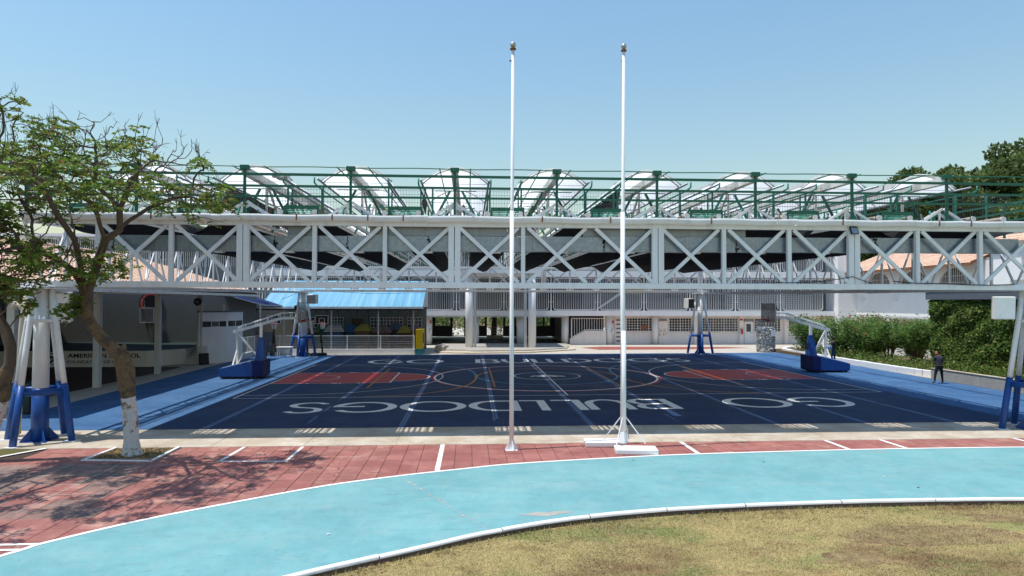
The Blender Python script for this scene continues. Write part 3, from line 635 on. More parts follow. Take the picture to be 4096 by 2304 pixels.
# ---- galvanised trough behind the truss, its upper sheets
tr = thing('galvanised_trough', 'long galvanised metal trough hanging behind the front truss', 'trough', (3,21,5.45))
gx = [-10.7,-8.1,-5.7,-3.6,-1.2,1.9,4.1,6.6,8.2,9.9,12.6,17.3]
for i, (a, b) in enumerate(zip(gx[:-1], gx[1:])):
    dz = .012*((a+10)/27)*10*.0; z0 = 5.45+.004*(a+10.7); j = rng.uniform(-.006,.006)
    MB().box(a+.004,b-.004,20.56+j,20.86,z0,z0+.455).build('trough_sheet', M['galv'], tr)
for a, b in ((-5.35,-4.6),(-2.95,2.0),(3.45,8.5)):
    x = a
    while x < b-.05:
        w = min(.82, b-x); z0 = 5.912+.004*(x+10.7); MB().box(x+.003,x+w-.003,20.60,20.61,z0,6.3).build('upper_sheet', M['galv2'], tr); x += w
for x in (-10.3,-5.7,-3.6,-1.2,4.1,8.2,12.6):   # black sealant at the joints
    z0 = 5.45+.004*(x+10.7); g_ = MB()
    for q in range(7):
        zz = z0+.03+.062*q; w = rng.uniform(.012,.075) if rng.random() < .5 else .008
        g_.rbox((x+rng.uniform(-.03,.03), 20.553, zz), (w*2, .02, rng.uniform(.05,.09)), 0, 0)
    g_.build('sealant_patch', M['dark'], tr)
for x in [-9.5+2.04*k for k in range(14)]: MB().box(x,x+.25,20.56,20.8,5.40+.004*(x+10.7),5.449+.004*(x+10.7)).build('trough_hanger', M['steel2'], tr)
# ---- black shade panels between the vaults, V shaped, with grey pipes on their edges
for i in range(10):
    x0 = -.43+PITCH*(i-4); t = thing('shade_panel', '%s dark V-shaped shade panel from the left under the canopy' % ORD[i], 'roof panel', (x0+1.5,36,6), 'black shade panels over the court')
    rows = []; ys = [20.62+ (51.6-20.62)*k/14 for k in range(15)]
    if i in (0,): xa = .66
    else: xa = .5
    xb = 2.24 if i < 9 else 2.9
    for y in ys:
        z = zo(y); s1 = rng.uniform(-.02,.02); rows.append([(x0+xa,y,6.42+z),(x0+xa+.35,y,6.30+z+s1),(x0+1.2,y,6.08+z+s1),(x0+1.5,y,5.97+z+s1),(x0+1.8,y,6.08+z+s1),(x0+xb-.2,y,6.3+z+s1),(x0+xb,y,6.42+z)])
    MB().grid(rows).build('shade_cloth', M['shade'], t)
    for xx in (x0+xa+.05, x0+xb-.05):
        MB().beam((xx,20.7,6.46+zo(20.7)),(xx,51.8,6.46+zo(51.8)),.06,.08).build('edge_purlin', M['steel2'], t)
    for xx in (x0+.98, x0+1.98):
        MB().tube([(xx,20.65,6.62),(xx,51.8,6.62+zo(51.8))], .082, 10).build('roof_pipe', M['roll'], t, smooth=True)
        MB().tube([(xx,20.6,6.62),(xx,20.64,6.62)], .09, 12).build('pipe_cap', M['steel2'], t)
# ---- vaults
for i, x0 in enumerate(PX):
    t = thing('canopy_vault', '%s white arched fabric vault from the left on the canopy roof' % ORD[i], 'canopy', (x0,36,6.6), 'white fabric vaults over the court')
    hw = 1.03; rise = .46; ze = 7.67
    Y0, Y1 = 21.55, 51.6; ny = 36; rows = []
    for a in range(ny+1):
        y = lerp(Y0,Y1,a/ny); row = []
        sag = .035*abs(math.sin(math.pi*(y-Y0)/4.3))
        for b in range(13):
            u = -1+2*b/12; z = ze+rise*(1-u*u)+zo(y)-sag*(1-abs(u))+rng.uniform(-.008,.008)
            row.append((x0+u*(hw+.05)+rng.uniform(-.006,.006), y, z+.03))
        rows.append(row)
    fab = MB().grid(rows)
    if i == 1:      # torn bay on the second vault
        C = 13; fab.f = [f for f in fab.f if not (1 <= f[0]//C <= 5 and f[0]%C >= 9)]; fab.mi = [0]*len(fab.f)
    if i == 5:
        C = 13; fab.f = [f for f in fab.f if not (2 <= f[0]//C <= 6 and f[0]%C <= 1)]; fab.mi = [0]*len(fab.f)
    fo = fab.build('fabric', M['fabric'], t, smooth=True)
    # fabric hem rolled over the first rib
    MB().tube([(x0+u*(hw+.06), Y0-.02, ze+rise*(1-u*u)+.045+zo(Y0)+rng.uniform(-.01,.01)) for u in [-1+2*b/14 for b in range(15)]], [.03]+[rng.uniform(.022,.04) for _ in range(13)]+[.03], 6).build('fabric_hem', M['fabric'], t, smooth=True)
    for a in range(8):
        y = Y0+.02+4.27*a; MB().tube([(x0+u*hw, y, ze+rise*(1-u*u)+zo(y)) for u in [-1+2*b/12 for b in range(13)]], .022, 6).build('rib', M['steel2'], t, smooth=True)
        MB().tube([(x0-hw,y,ze+zo(y)),(x0+hw,y,ze+zo(y))], .009, 4).build('tie_rod', M['steel2'], t)
        MB().beam((x0-.66,y+.3,7.5+zo(y)),(x0+.66,y+.3,7.5+zo(y)),.02,.03).build('cross_bar', M['teal'], t)
    for u, r in ((-1,.032),(-.45,.02),(.45,.02),(1,.032)):
        MB().tube([(x0+u*hw,y,ze+rise*(1-u*u)-.03+zo(y)) for y in (20.75,30,40,51.6)], r, 6).build('purlin', M['teal'] if abs(u) < .9 else M['galv2'], t, smooth=True)
    MB().beam((x0,20.46,7.80),(x0,51.8,7.80+zo(51.8)),.20,.22).build('top_beam', M['steel2'], t)
    for a in range(9):
        y = 22.6+3.4*a; z = zo(y)
        for e in (-1,1):
            MB().beam((x0+e*.2,y,7.6+z),(x0+e*.78,y,6.5+z),.055,.075).build('strut', M['green'] if (a+i)%3 else M['teal'], t)
        if a < 8:
            MB().beam((x0+.03,y+.2,7.62+z),(x0+.03,y+1.7,6.58+z),.06).build('web_member', M['steel2'], t); MB().beam((x0-.03,y+3.2,7.62+z),(x0-.03,y+1.75,6.58+z),.06).build('web_member', M['steel2'], t)
        MB().beam((x0,y+.05,7.62+z),(x0,y+.05,6.5+z),.065).build('web_post', M['steel2'], t)
    for e in (-.3,.3): MB().beam((x0+e,20.5,6.5),(x0+e,51.8,6.5+zo(51.8)),.06,.09).build('bottom_rail', M['steel2'], t)
    for e in (-.62,-.46,-.12,.12,.44): MB().beam((x0+e,20.5,6.46),(x0+e,21.75,6.46),.055,.05).build('edge_bar', M['steel2'], t)
    # small white gables at the roof edge
    for y, dz in ((20.62,0),(20.95,-.06)):
        for e in (-1,1): MB().beam((x0+e*.02,y,6.93+dz),(x0+e*.80,y,6.44+dz),.045,.075).build('gable_bar', M['steel'], t)
    MB().beam((x0-.12,20.62,6.9),(x0-.12,20.62,6.45),.05).build('gable_post', M['steel'], t)
    for e in (-1,1):
        for q in range(3): MB().beam((x0+e*(.25+.22*q),20.9+.1*q,6.9-.1*q),(x0+e*(.31+.24*q),20.7+.1*q,6.44),.035,.06).build('short_prop', M['grey'] if q%2 else M['teal'], t)
    # green rails running back on both sides, on thin posts
    for e in (-1.08,1.08):
        x = x0+e; MB().tube([(x,20.55,7.66),(x,20.56,7.5),(x+e*.0,21.0,7.46),(x,51.6,7.46+zo(51.6))], .026, 6).build('side_rail', M['teal'], t, smooth=True)
        for y in (21.6,25.8,31,37,44): MB().beam((x,y,6.5+zo(y)),(x,y,7.45+zo(y)),.045).build('side_rail_post', M['teal'], t)
    # loose cloth
    if i == 1:
        rows = []
        for a in range(9):
            y = 21.8+1.0*a; rows.append([(x0+.72+.1*math.sin(a*1.3)+.33*b/5+.02*rng.random(), y+.05*b, 7.83-.10*b-.045*a*(b/5.)-.06*math.sin(b*1.7+a)) for b in range(6)])
        MB().grid(rows).build('torn_cloth', M['tarp'], t, smooth=True)
        MB().tube([(x0+.45+.09*k,21.62+.04*math.sin(k),7.86+.05*math.sin(k*1.3)) for k in range(7)], [.05,.09,.11,.1,.11,.08,.05], 8).build('cloth_bundle', M['tarp'], t, smooth=True)
    if i in (1, 3, 5):
        sx = {0:.9, 1:-.95, 3:-1.0, 5:-.95, 6:.85}[i]; nn = {0:9,1:10,3:3,5:8,6:5}[i]; rows = []
        for a in range(nn):
            y = 21.5+.75*a; rows.append([(x0+sx+.05*math.sin(a*2+b), y, 7.62-.01*a-(.12+.05*math.sin(a*1.9))*b) for b in range(6)])
        MB().grid(rows).build('hanging_net', M['net'] if i != 6 else M['fabric'], t, smooth=True)
# ---- green guard rail on the roof edge
def guard(Y, zoff, label):
    t = thing('guard_rail', label, 'railing', (3,Y,6.5+zoff))
    for k in range(-4,7):
        x = -.43+PITCH*k
        if x > 20: continue
        MB().beam((x,Y,6.56+zoff),(x,Y,7.9+zoff),.07,.07).build('post', M['green'], t)
        MB().box(x-.13,x+.13,Y-.075,Y+.075,7.84+zoff,7.97+zoff).build('post_cap', M['green'], t, bevel=.008)
        MB().box(x-.13,x+.13,Y-.09,Y+.09,6.462+zoff,6.565+zoff).build('post_foot', M['green'] if k%3 else M['galv2'], t, bevel=.008)
    for z, r in ((7.70,.04),(7.36,.035),(7.06,.033)):
        MB().beam((-12.95,Y-.055,z+zoff),(20.4,Y-.055,z+zoff),r,r*1.9).build('rail', M['green'], t)
    MB().tube([(-12.95,Y-.05,7.935+zoff)]+[(x,Y-.05,7.935+zoff-.01*(1+math.cos(x*2.05))) for x in [-12+.5*k for k in range(65)]], .016, 5).build('top_cable', M['green'], t)
    return t
guard(20.45,0,'dark green guard rail with block-topped posts along the front roof edge')
guard(52.3,.3,'far green guard rail along the rear edge of the canopy roof')
for X_, lab in ((-12.9,'green guard rail running back along the left roof edge behind the tree'),(20.3,'green guard rail running back along the right roof edge')):
    t = thing('side_guard_rail', lab, 'railing', (X_,36,6.4))
    for z in (7.70,7.36,7.06): MB().beam((X_,20.5,z),(X_,52,z+.3),.035,.065).build('rail', M['green'], t)
    for k in range(9):
        y = 20.9+3.9*k; MB().beam((X_,y,6.4+zo(y)),(X_,y,7.74+zo(y)),.065).build('post', M['green'], t)
# ---- welded mesh fence behind the rail, one panel per bay
for i in range(10):
    xa = -.43+PITCH*(i-4)+.25; xb = xa+PITCH-.5 if i not in (3,) else xa+PITCH-.2; Yf = 21.35
    t = thing('mesh_fence', '%s fine green wire mesh panel from the left behind the guard rail' % ORD[i], 'fence', ((xa+xb)/2,Yf,6.5), 'wire mesh panels on the roof edge')
    w_ = MB(); n = int((xb-xa)/.085)
    for k in range(n+1): x = lerp(xa,xb,k/n); w_.beam((x,Yf,6.5),(x,Yf,7.42),.006); w_.beam((x,Yf,7.42),(x,Yf+.03,7.47),.006)
    for z in (6.55,6.8,7.05,7.3,7.42,7.47): w_.beam((xa,Yf,z),(xb,Yf,z),.007)
    w_.build('wire_mesh', M['grey'], t)
    for x in (xa+.75, xb-.75): MB().beam((x,Yf+.05,6.45),(x,Yf+.05,7.5),.05).build('post', M['teal'], t)
# ---- green slatted trays between the vaults
for i in range(9):
    xa = -.43+PITCH*(i-4)+1.08; xb = xa+1.02; t = thing('slatted_tray', '%s green slatted metal tray from the left on the roof edge' % ORD[i], 'tray', ((xa+xb)/2,20.9,6.47), 'green slatted trays on the roof edge')
    MB().box(xa,xb,20.62,20.66,6.72,6.83).build('front_lip', M['green'], t); MB().box(xa,xa+.05,20.6,21.3,6.47,6.74).build('end_plate', M['green'], t); MB().box(xb-.05,xb,20.6,21.3,6.47,6.74).build('end_plate', M['green'], t)
    for k in range(5): MB().rbox(((xa+xb)/2, 20.72+.1*k, 6.70-.045*k), (1.0,.085,.012), 0, .5).build('slat', M['teal'] if k%2 else M['green'], t)
    MB().box(xa-.05,xb+.08,20.55,20.58,6.50,6.555).build('bottom_bar', M['rust'] if i in (2,3,5) else M['steel2'], t)
    MB().box(xa+.02,xb+.2,20.50,20.53,6.462,6.49).build('sill_bar', M['teal'], t)
for x in [-10.4+1.53*k for k in range(19)]:
    MB().tube([(x,20.42,6.46),(x,20.42,6.66),(x+.02,20.45,6.69),(x+.07,20.47,6.70)], .014, 5).build('anchor_hook', M['rust'] if rng.random()<.5 else M['green'], gt)
# ---- floodlight and cables on the front truss
fl = thing('floodlight', 'small square floodlight clamped on the front truss at right', 'floodlight', (11.75,20.28,6.15))
MB().rbox((11.75,20.24,6.19),(.26,.06,.24), .15, -.35).build('housing', M['dark'], fl, bevel=.01); MB().rbox((11.747,20.205,6.182),(.21,.012,.19), .15, -.35).build('lens', M['galv'], fl); MB().beam((11.75,20.27,6.3),(11.75,20.3,6.2),.04).build('bracket', M['steel2'], fl)
def cable(name, pts, r, label, m='rope'):
    P = [Vector(p) for p in pts]; o = []
    for a, b in zip(P[:-1], P[1:]):
        for k in range(8): t_ = k/8; q = a.lerp(b,t_); q.z -= .06*(b-a).length*.25*4*t_*(1-t_); o.append(q)
    o.append(P[-1]); return tag(MB().tube(o, r, 5).build(name, M[m], smooth=True), label, 'cable')
cable('cable', [(9.2,20.28,4.60),(10.6,20.28,4.62),(11.72,20.28,4.78),(12.3,20.28,4.58)], .012, 'thin black cable lying along the right bottom chord of the truss')
cable('cable', [(13.0,20.27,4.64),(14.6,20.27,4.58),(16.9,20.27,4.56)], .015, 'black cable drooping over the bottom chord near the right edge')
cable('cable', [(-13.2,49.5,4.2),(-12.3,51.0,4.75),(-11.5,52,4.74)], .014, 'black cable sagging beside the far left tower in front of blue roof')
cable('cable', [(-9,46,4.72),(-4.5,52,4.7),(-3.4,52,4.72)], .012, 'thin dark cable hanging under the rear truss by the blue roof')
# ---- loudspeakers on the towers
def speaker(c, sz, rz, tilt, label, front, back):
    t = thing('loudspeaker', label, 'loudspeaker', c); c = Vector(c)
    MB().rbox(c, sz, rz, tilt).build('cabinet', M[back], t, bevel=.02)
    a = Matrix.Rotation(rz,3,'Z') @ Matrix.Rotation(tilt,3,'X'); f = c + a @ Vector((0,-sz[1]/2-.008,0))
    MB().rbox(f, (sz[0]-.06,.012,sz[2]-.06), rz, tilt).build('grille', M[front], t)
    MB().beam(c+a@Vector((0,sz[1]/2,.1)), c+a@Vector((0,sz[1]/2+.3,.1)), .05).build('bracket', M['steel2'], t)
speaker((16.47,20.2,3.83),(.62,.17,.70), math.radians(-12), .08,'white box loudspeaker hung on the right tower before the ivy','steel','steel2')
speaker((-11.80,20.70,3.80),(.52,.40,.86), math.radians(18), .10,'white box loudspeaker on the left tower half hidden by leaves','steel','steel2')
speaker((17.3,53.0,3.95),(.62,.5,.76), math.radians(25), .05,'dark fronted loudspeaker on the far right tower','dark','steel2')
speaker((-11.35,50.7,4.2),(.7,.5,.66), math.radians(-10), .05,'grey loudspeaker on the far left tower above the acrylic backboard','galv2','wall')

# ---- cream drain pipes beside the left tower
dp = thing('drain_pipes', 'pair of cream plastic drain pipes down behind the left tower', 'pipes', (-13.2,21.2,0))
MB().tube([(-12.75,21.0,4.4),(-12.85,21.0,4.1),(-13.05,21.05,3.7),(-13.1,21.05,3.2),(-13.25,21.1,0.05)], .085, 12).build('pipe', M['pvc'], dp, smooth=True)
MB().tube([(-13.15,21.3,4.4),(-13.2,21.3,3.6),(-13.3,21.3,.05)], .065, 12).build('pipe', M['pvc'], dp, smooth=True)
MB().tube([(-13.35,21.05,3.75),(-13.3,21.05,3.9),(-13.15,21.05,3.85),(-13.0,21.05,3.6)], .08, 12).build('elbow', M['pvc'], dp, smooth=True)
# ================================================================== BUILDINGS
def tiled(mb, p00, p10, p01, p11, nu, nv, amp=.05, step=.035):
    """barrel tile roof: u runs along the eave, v up the slope"""
    p00, p10, p01, p11 = map(Vector, (p00,p10,p01,p11)); nrm = (p10-p00).cross(p01-p00).normalized()
    if nrm.z < 0: nrm = -nrm
    rows = []
    for j in range(nv):
        for e in (0,1):
            t_ = (j+e*.999)/nv; lift = step*(1-e)
            rows.append([tuple(p00.lerp(p10,i/(nu*4)).lerp(p01.lerp(p11,i/(nu*4)),t_) + nrm*(amp*(.5+.5*math.cos(2*math.pi*i/4))+lift)) for i in range(nu*4+1)])
    return mb.grid(rows)
# ---- stage hall on the left
hall = thing('stage_hall', 'open white-columned stage hall with terracotta tiled roof on the left', 'hall', (-22,40,0))
MB().box(-32,-15.9,52.3,52.6,0,6.6).build('back_wall', M['hallwall'], hall)
MB().box(-32.3,-32,24,52.6,0,4.6).build('side_wall', M['hallwall'], hall)
MB().sheet([(-32,24),(-17.5,24),(-17.5,43.3),(-32,43.3)], -.004).build('floor', M['hallfloor'], hall)
for y in (27,32.95,39.15,45.1): 
    MB().box(-17.28,-17.0,y-.14,y+.14,0,4.36).build('column', M['wallg'], hall, bevel=.01)
    MB().add([(-17.2,y-.09,4.35),(-15.0,y-.09,4.30),(-15.0,y-.09,4.5),(-17.2,y-.09,5.1),(-17.2,y+.09,4.35),(-15.0,y+.09,4.30),(-15.0,y+.09,4.5),(-17.2,y+.09,5.1)],[(0,1,2,3),(7,6,5,4),(0,4,5,1),(1,5,6,2),(2,6,7,3),(3,7,4,0)]).build('eave_beam', M['wallg'], hall)
MB().add([(-14.8,24,4.5),(-23,24,6.9),(-32,24,4.3),(-14.8,49.2,4.5),(-23,49.2,6.9),(-32,52.6,4.3),(-14.8,24,4.56),(-23,24,6.98),(-32,24,4.38),(-14.8,49.2,4.56),(-23,49.2,6.98),(-32,52.6,4.38)],
    [(0,3,4,1),(1,4,5,2),(6,7,10,9),(7,8,11,10),(0,1,7,6),(3,9,10,4),(0,6,9,3)]).build('roof_deck', M['brownp'], hall)
tiled(MB(), (-14.78,24,4.585),(-14.78,49.3,4.585),(-23,24,7.0),(-23,49.3,7.0), 84, 24).build('roof_tiles', M['tileroof'], hall, kind='stuff')
MB().tube([(-23,24,7.05),(-23,49.3,7.05)], .13, 10).build('ridge_tiles', M['tileroof'], hall, smooth=True)
MB().box(-14.83,-14.74,24,49.3,4.36,4.5).build('fascia', M['steel2'], hall)
# stage
stg = thing('stage', 'raised stage with white front reading AMERICAN SCHOOL and dark green floor', 'stage', (-23,47,0))
MB().prism([(-32,43.4),(-19.6,43.4),(-18.15,45.5),(-18.15,52.28),(-32,52.28)], .0, .97).build('stage_body', M['wall'], stg)
MB().sheet([(-32,43.42),(-19.62,43.42),(-18.17,45.52),(-18.17,52.27),(-32,52.27)], .975).build('stage_floor', M['stageg'], stg)
for k in range(6): MB().box(-18.14,-17.3,45.2+.3*k,52.2,.001+.16*k,.155+.16*k).build('step', M['wallg'], stg)
text_on(MB(), 'AMERICAN SCHOOL', (-24.32,43.394,.56), (1,0,0), (0,0,1), 4.3, .26, bold=.025).build('lettering', M['dark'], stg)
text_on(MB(), 'FOUNDATION OF CHIAPAS', (-24.32,43.394,.22), (1,0,0), (0,0,1), 3.82, .18, bold=.015).build('lettering', M['dark'], stg)
sh = [(-25.73,.92),(-25.73,.62),(-25.62,.38),(-25.36,.19),(-25.10,.38),(-24.99,.62),(-24.99,.92)]
MB().add([(x,43.392,z) for x,z in [(-25.73,.62),(-25.62,.38),(-25.36,.19),(-25.10,.38),(-24.99,.62),(-25.36,.68)]],[(0,1,2,3,4,5)]).build('shield', M['dark'], stg)
MB().box(-25.75,-24.97,43.388,43.395,.93,.98).build('shield', M['dark'], stg)
MB().add([(x,43.388,z) for x,z in [(-25.55,.5),(-25.36,.6),(-25.15,.5),(-25.36,.3)]],[(0,1,2,3)]).build('shield_mark', M['wallg'], stg)
text_on(MB(), 'ASFC', (-25.70,43.388,.72), (1,0,0), (0,0,1), .68, .16, bold=.01).build('lettering', M['dark'], stg)
# round wall badge with ring lettering, plain centre
bd = thing('wall_badge', 'round dark badge with red lettered rim high on the stage back wall', 'badge', (-23.4,52.25,3.0))
cxb, czb = -23.4, 3.89
disc = lambda r, y, n=40: MB().add([(cxb+r*math.cos(2*math.pi*k/n), y, czb+r*math.sin(2*math.pi*k/n)) for k in range(n)], [tuple(range(n))])
disc(.86,52.255).build('rim', M['dark'], bd); disc(.80,52.245).build('red_ring', M['redsign'], bd); disc(.58,52.235).build('centre', M['dark'], bd)
ring = 'AMERICAN SCHOOL FOUNDATION OF CHIAPAS '
rl = MB()
for k, ch in enumerate(ring):
    if ch == ' ': continue
    a = math.radians(200-360*k/len(ring)); c_ = Vector((cxb+.63*math.cos(a),52.23,czb+.63*math.sin(a))); ux = Vector((math.sin(a),0,-math.cos(a))); uy = Vector((math.cos(a),0,math.sin(a)))
    text_on(rl, ch, c_-ux*.04, ux, uy, .08, .12)
rl.build('ring_lettering', M['wallg'], bd)
for k in range(4):
    a = math.radians(165+14*k); c_ = (cxb+.5*math.cos(a), czb+.5*math.sin(a))
    MB().add([(c_[0]+(.05 if j%2==0 else .02)*math.sin(math.pi*j/5),52.228,c_[1]+(.05 if j%2==0 else .02)*math.cos(math.pi*j/5)) for j in range(10)],[tuple(range(10))]).build('star', M['wallg'], bd)
cg = thing('wall_cage', 'white framed box cage fixed below the round badge', 'cage', (-23.35,51.9,2.47))
for x in (-23.84,-22.86):
    for y in (51.5,52.28): MB().beam((x,y,2.47),(x,y,3.53),.05).build('bar', M['wallg'], cg)
for z in (2.47,3.53):
    MB().beam((-23.86,51.5,z),(-22.84,51.5,z),.05).build('bar', M['wallg'], cg)
    for x in (-23.84,-22.86): MB().beam((x,51.52,z),(x,52.27,z),.05).build('bar', M['wallg'], cg)
MB().box(-23.8,-22.9,51.7,52.2,2.52,3.46).build('unit', M['grey'], cg)
rs = thing('round_speaker', 'round black speaker on the hall column above the white booth', 'loudspeaker', (-17.3,44.8,3.74))
MB().tube([(-17.12,44.55,3.98),(-17.1,44.8,3.98)], [.25,.2], 18).build('horn', M['dark'], rs, smooth=False); MB().tube([(-17.12,44.54,3.98),(-17.12,44.58,3.98)], [.1,.12], 12).build('cone', M['grey'], rs)
# ---- white booth
bt = thing('white_booth', 'white corner booth with narrow strip windows beside the stage steps', 'booth', (-16.4,46.6,0))
pl = [(-17.15,44.9),(-15.95,46.55),(-15.5,48.3),(-17.15,48.3)]
MB().prism(pl, 0, 3.3).build('wall', M['wall'], bt)
MB().prism([(-17.22,44.78),(-15.87,46.5),(-15.4,48.4),(-17.2,48.4)], 3.301, 3.38).build('roof', M['grey'], bt)
def quad_on(a, b, u0, u1, z0, z1, off, m, name, par):
    a = Vector((*a,0)); b = Vector((*b,0)); d = b-a; nn = Vector((d.y,-d.x,0)).normalized()*off
    return MB().add([a+d*u0+nn+Vector((0,0,z0)),a+d*u1+nn+Vector((0,0,z0)),a+d*u1+nn+Vector((0,0,z1)),a+d*u0+nn+Vector((0,0,z1))],[(0,1,2,3)]).build(name, m, par)
quad_on(pl[0],pl[1],.04,.42,2.36,2.72,.006,M['glass'],'window',bt); quad_on(pl[0],pl[1],.72,.96,2.36,2.72,.006,M['glass'],'window',bt); quad_on(pl[0],pl[1],.44,.70,2.38,2.70,.007,M['grey'],'window_panel',bt)
quad_on(pl[1],pl[2],.06,.5,2.36,2.72,.006,M['glass'],'window',bt); quad_on(pl[1],pl[2],.54,.95,2.36,2.72,.006,M['glass'],'window',bt)
quad_on(pl[0],pl[1],.0,.3,.0,1.15,.005,M['wallg'],'hatch',bt)
tag(MB().rbox((-16.75,44.75,.36),(.6,.18,.72),.9,-.1).build('black_crate', M['blackpl'], bevel=.02), 'black ribbed crate leaning on the white booth wall', 'crate')
# navy awning left of the blue roof
nv = thing('navy_awning', 'dark navy fabric awning between the hall and the blue roof', 'awning', (-16,51,3.6))
MB().add([(-18.3,50.2,4.75),(-15.2,52.0,3.75),(-14.2,53.6,3.7),(-18.2,55,4.9)],[(0,1,2,3)]).build('cloth', M['navycan'], nv)
for a, b in (((-18.3,50.2,4.75),(-15.2,52.0,3.75)),((-16.9,51,4.3),(-15.6,54.2,4.0)),((-15.2,52,3.75),(-14.2,53.6,3.7))): MB().beam(a,b,.05).build('frame_bar', M['steel2'], nv)
for x, y in ((-15.4,51.9),(-17.6,50.6)): MB().beam((x,y,0),(x,y,3.8),.09).build('post', M['wallg'], nv)
# ---- blue curved canopy over the play yard
bc = thing('blue_canopy', 'faded sky-blue curved roof over the fenced play yard', 'canopy', (-9.5,56,3.6))
rows = []
for a in range(11):
    u = a/10; y = 53.55+7.2*u; z = 3.63+2.3*math.sin(u*math.pi*.42)
    rows.append([(x, y, z+.012*math.sin(x*9)) for x in [-15.9+12.35*b/40 for b in range(41)]])
MB().grid(rows).build('roof_cloth', M['bluecan'], bc, smooth=True)
MB().box(-16.5,-3.5,53.45,53.58,3.48,3.62).build('gutter', M['steel'], bc)
fr = MB()
for k in range(42): fr.box(-13.9+.25*k,-13.78+.25*k,53.44,53.449,3.60,3.66)
fr.build('edge_scallops', M['wall'], bc)
for x in (-14.2,-10.6,-7.0,-4.3): MB().beam((x,53.9,.35),(x,53.9,3.5),.09).build('post', M['wallg'], bc)
MB().box(-16.5,-3.6,53.72,53.84,3.36,3.46).build('edge_beam', M['dark'], bc)
MB().add([(-3.55,53.6,3.6),(-3.55,60.7,3.6),(-3.55,60.7,5.8)]+[(-3.55,53.55+7.2*u,3.62+2.3*math.sin(u*math.pi*.42)) for u in (.9,.7,.5,.3,.15)],[tuple(range(8))]).build('end_panel', M['wallg'], bc)
for k in range(12):
    x = -13.4+.8*k; e = rng.uniform(-.9,.9)
    MB().tube([(x,53.9,3.4),(x+e,54.6+rng.random(),rng.uniform(1.2,2.2))], .022, 5).build('frame_rod', M['dark'], bc)
    MB().tube([(x,53.8,3.4),(x+.45,53.9,2.95),(x+.9,53.8,3.4)], .016, 5).build('frame_rod', M['dark'], bc)
# yard back wall
yw = thing('play_yard_wall', 'shaded cream wall with barred windows behind the play yard', 'wall', (-10,59,0))
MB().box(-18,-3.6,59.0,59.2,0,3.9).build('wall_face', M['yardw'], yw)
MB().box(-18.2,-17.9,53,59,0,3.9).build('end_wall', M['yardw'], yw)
for x0, x1 in ((-13.6,-12.4),(-11.6,-10.6),(-8.3,-5.6),(-5.2,-4.0)):
    w = MB().box(x0,x1,58.93,58.99,1.3,2.7).build('window', M['glass'], yw); g = MB(); n = int((x1-x0)/.25)
    for k in range(n+1): g.beam((lerp(x0,x1,k/n),58.9,1.28),(lerp(x0,x1,k/n),58.9,2.72),.03)
    for k in range(6): g.beam((x0,58.895,1.3+.28*k),(x1,58.895,1.3+.28*k),.03)
    gg = g.build('window_grille', M['wallp'], yw)
MB().box(-9.9,-8.9,58.92,58.99,0,2.6).build('door', M['brownp'], yw)
# fence on its low wall
fn = thing('yard_fence', 'white mesh fence on a low white wall in front of the play yard', 'fence', (-9.7,53.2,0))
MB().box(-15.7,-4.12,53.05,53.3,0,.40).build('low_wall', M['wall'], fn)
for x in [-15.6,-14.32,-11.79,-9.26,-6.73,-4.18]: MB().beam((x,53.18,.4),(x,53.18,1.47),.07).build('post', M['barw'], fn)
w_ = MB()
for k in range(200): x = -15.6+11.4*k/199; w_.beam((x,53.19,.44),(x,53.19,1.42),.007)
for z in (.46,.62,.80,.98,1.16,1.32): w_.beam((-15.6,53.185,z),(-4.18,53.185,z),.012)
w_.build('wire_mesh', M['barw'], fn, kind='stuff')
MB().beam((-15.6,53.18,1.42),(-4.18,53.18,1.42),.045).build('top_rail', M['barw'], fn)
sf = thing('side_fence', 'white mesh fence beside the booth running back to the yard', 'fence', (-15.6,50.5,0))
for y in (48.6,50.2,51.8,53.0): MB().beam((-15.75,y,0),(-15.75,y,1.5),.06).build('post', M['barw'], sf)
w_ = MB()
for k in range(60): y = 48.6+4.4*k/59; w_.beam((-15.75,y,.4),(-15.75,y,1.45),.007)
w_.build('wire_mesh', M['barw'], sf); MB().beam((-15.75,48.6,1.47),(-15.75,53,1.47),.045).build('top_rail', M['barw'], sf); MB().box(-15.85,-15.65,48.5,53.0,0,.38).build('low_wall', M['wallg'], sf)
# playhouses
def playhouse(x, y, w, zr, m1, m2, label, striped=False):
    t = thing('playhouse', label, 'playhouse', (x,y,0)); h0 = zr-.55
    MB().box(x-w*.42,x+w*.42,y-.05,y+1.2,.0,h0).build('wall', M[m2], t)
    a = w/2+.08
    MB().add([(x-a,y-.2,h0),(x+a,y-.2,h0),(x+a,y+1.35,h0),(x-a,y+1.35,h0),(x-a*.35,y+.5,zr),(x+a*.35,y+.5,zr)],[(0,1,5,4),(1,2,5),(2,3,4,5),(3,0,4)]).build('roof', M[m1], t)
    if striped:
        for k in range(5): MB().beam((x-a+.06+.05*k,y-.22+.12*k,h0+.05+.1*k),(x+a-.06-.05*k,y-.22+.12*k,h0+.05+.1*k),.05).build('stripe', M['wallp'], t)
playhouse(-13.0,55.2,1.9,2.15,'orangep','brownp','brown-orange peaked playhouse behind the left end of the fence')
playhouse(-11.9,55.9,1.1,2.05,'greenp','greenp','green peaked playhouse behind the yard fence beside the far tower')
playhouse(-10.6,55.2,1.5,2.2,'purplep','bluep','striped blue-violet playhouse behind the black backboard pole',True)
playhouse(-9.5,55.9,1.3,2.15,'bluep','bluep','plain blue peaked playhouse behind the yard fence')
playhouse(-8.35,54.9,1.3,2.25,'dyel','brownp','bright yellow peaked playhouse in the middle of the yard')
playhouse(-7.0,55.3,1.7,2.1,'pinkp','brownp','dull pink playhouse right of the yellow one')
playhouse(-5.95,56.2,1.2,2.3,'purplep','purplep','grey-purple peaked playhouse near the right end of the yard')
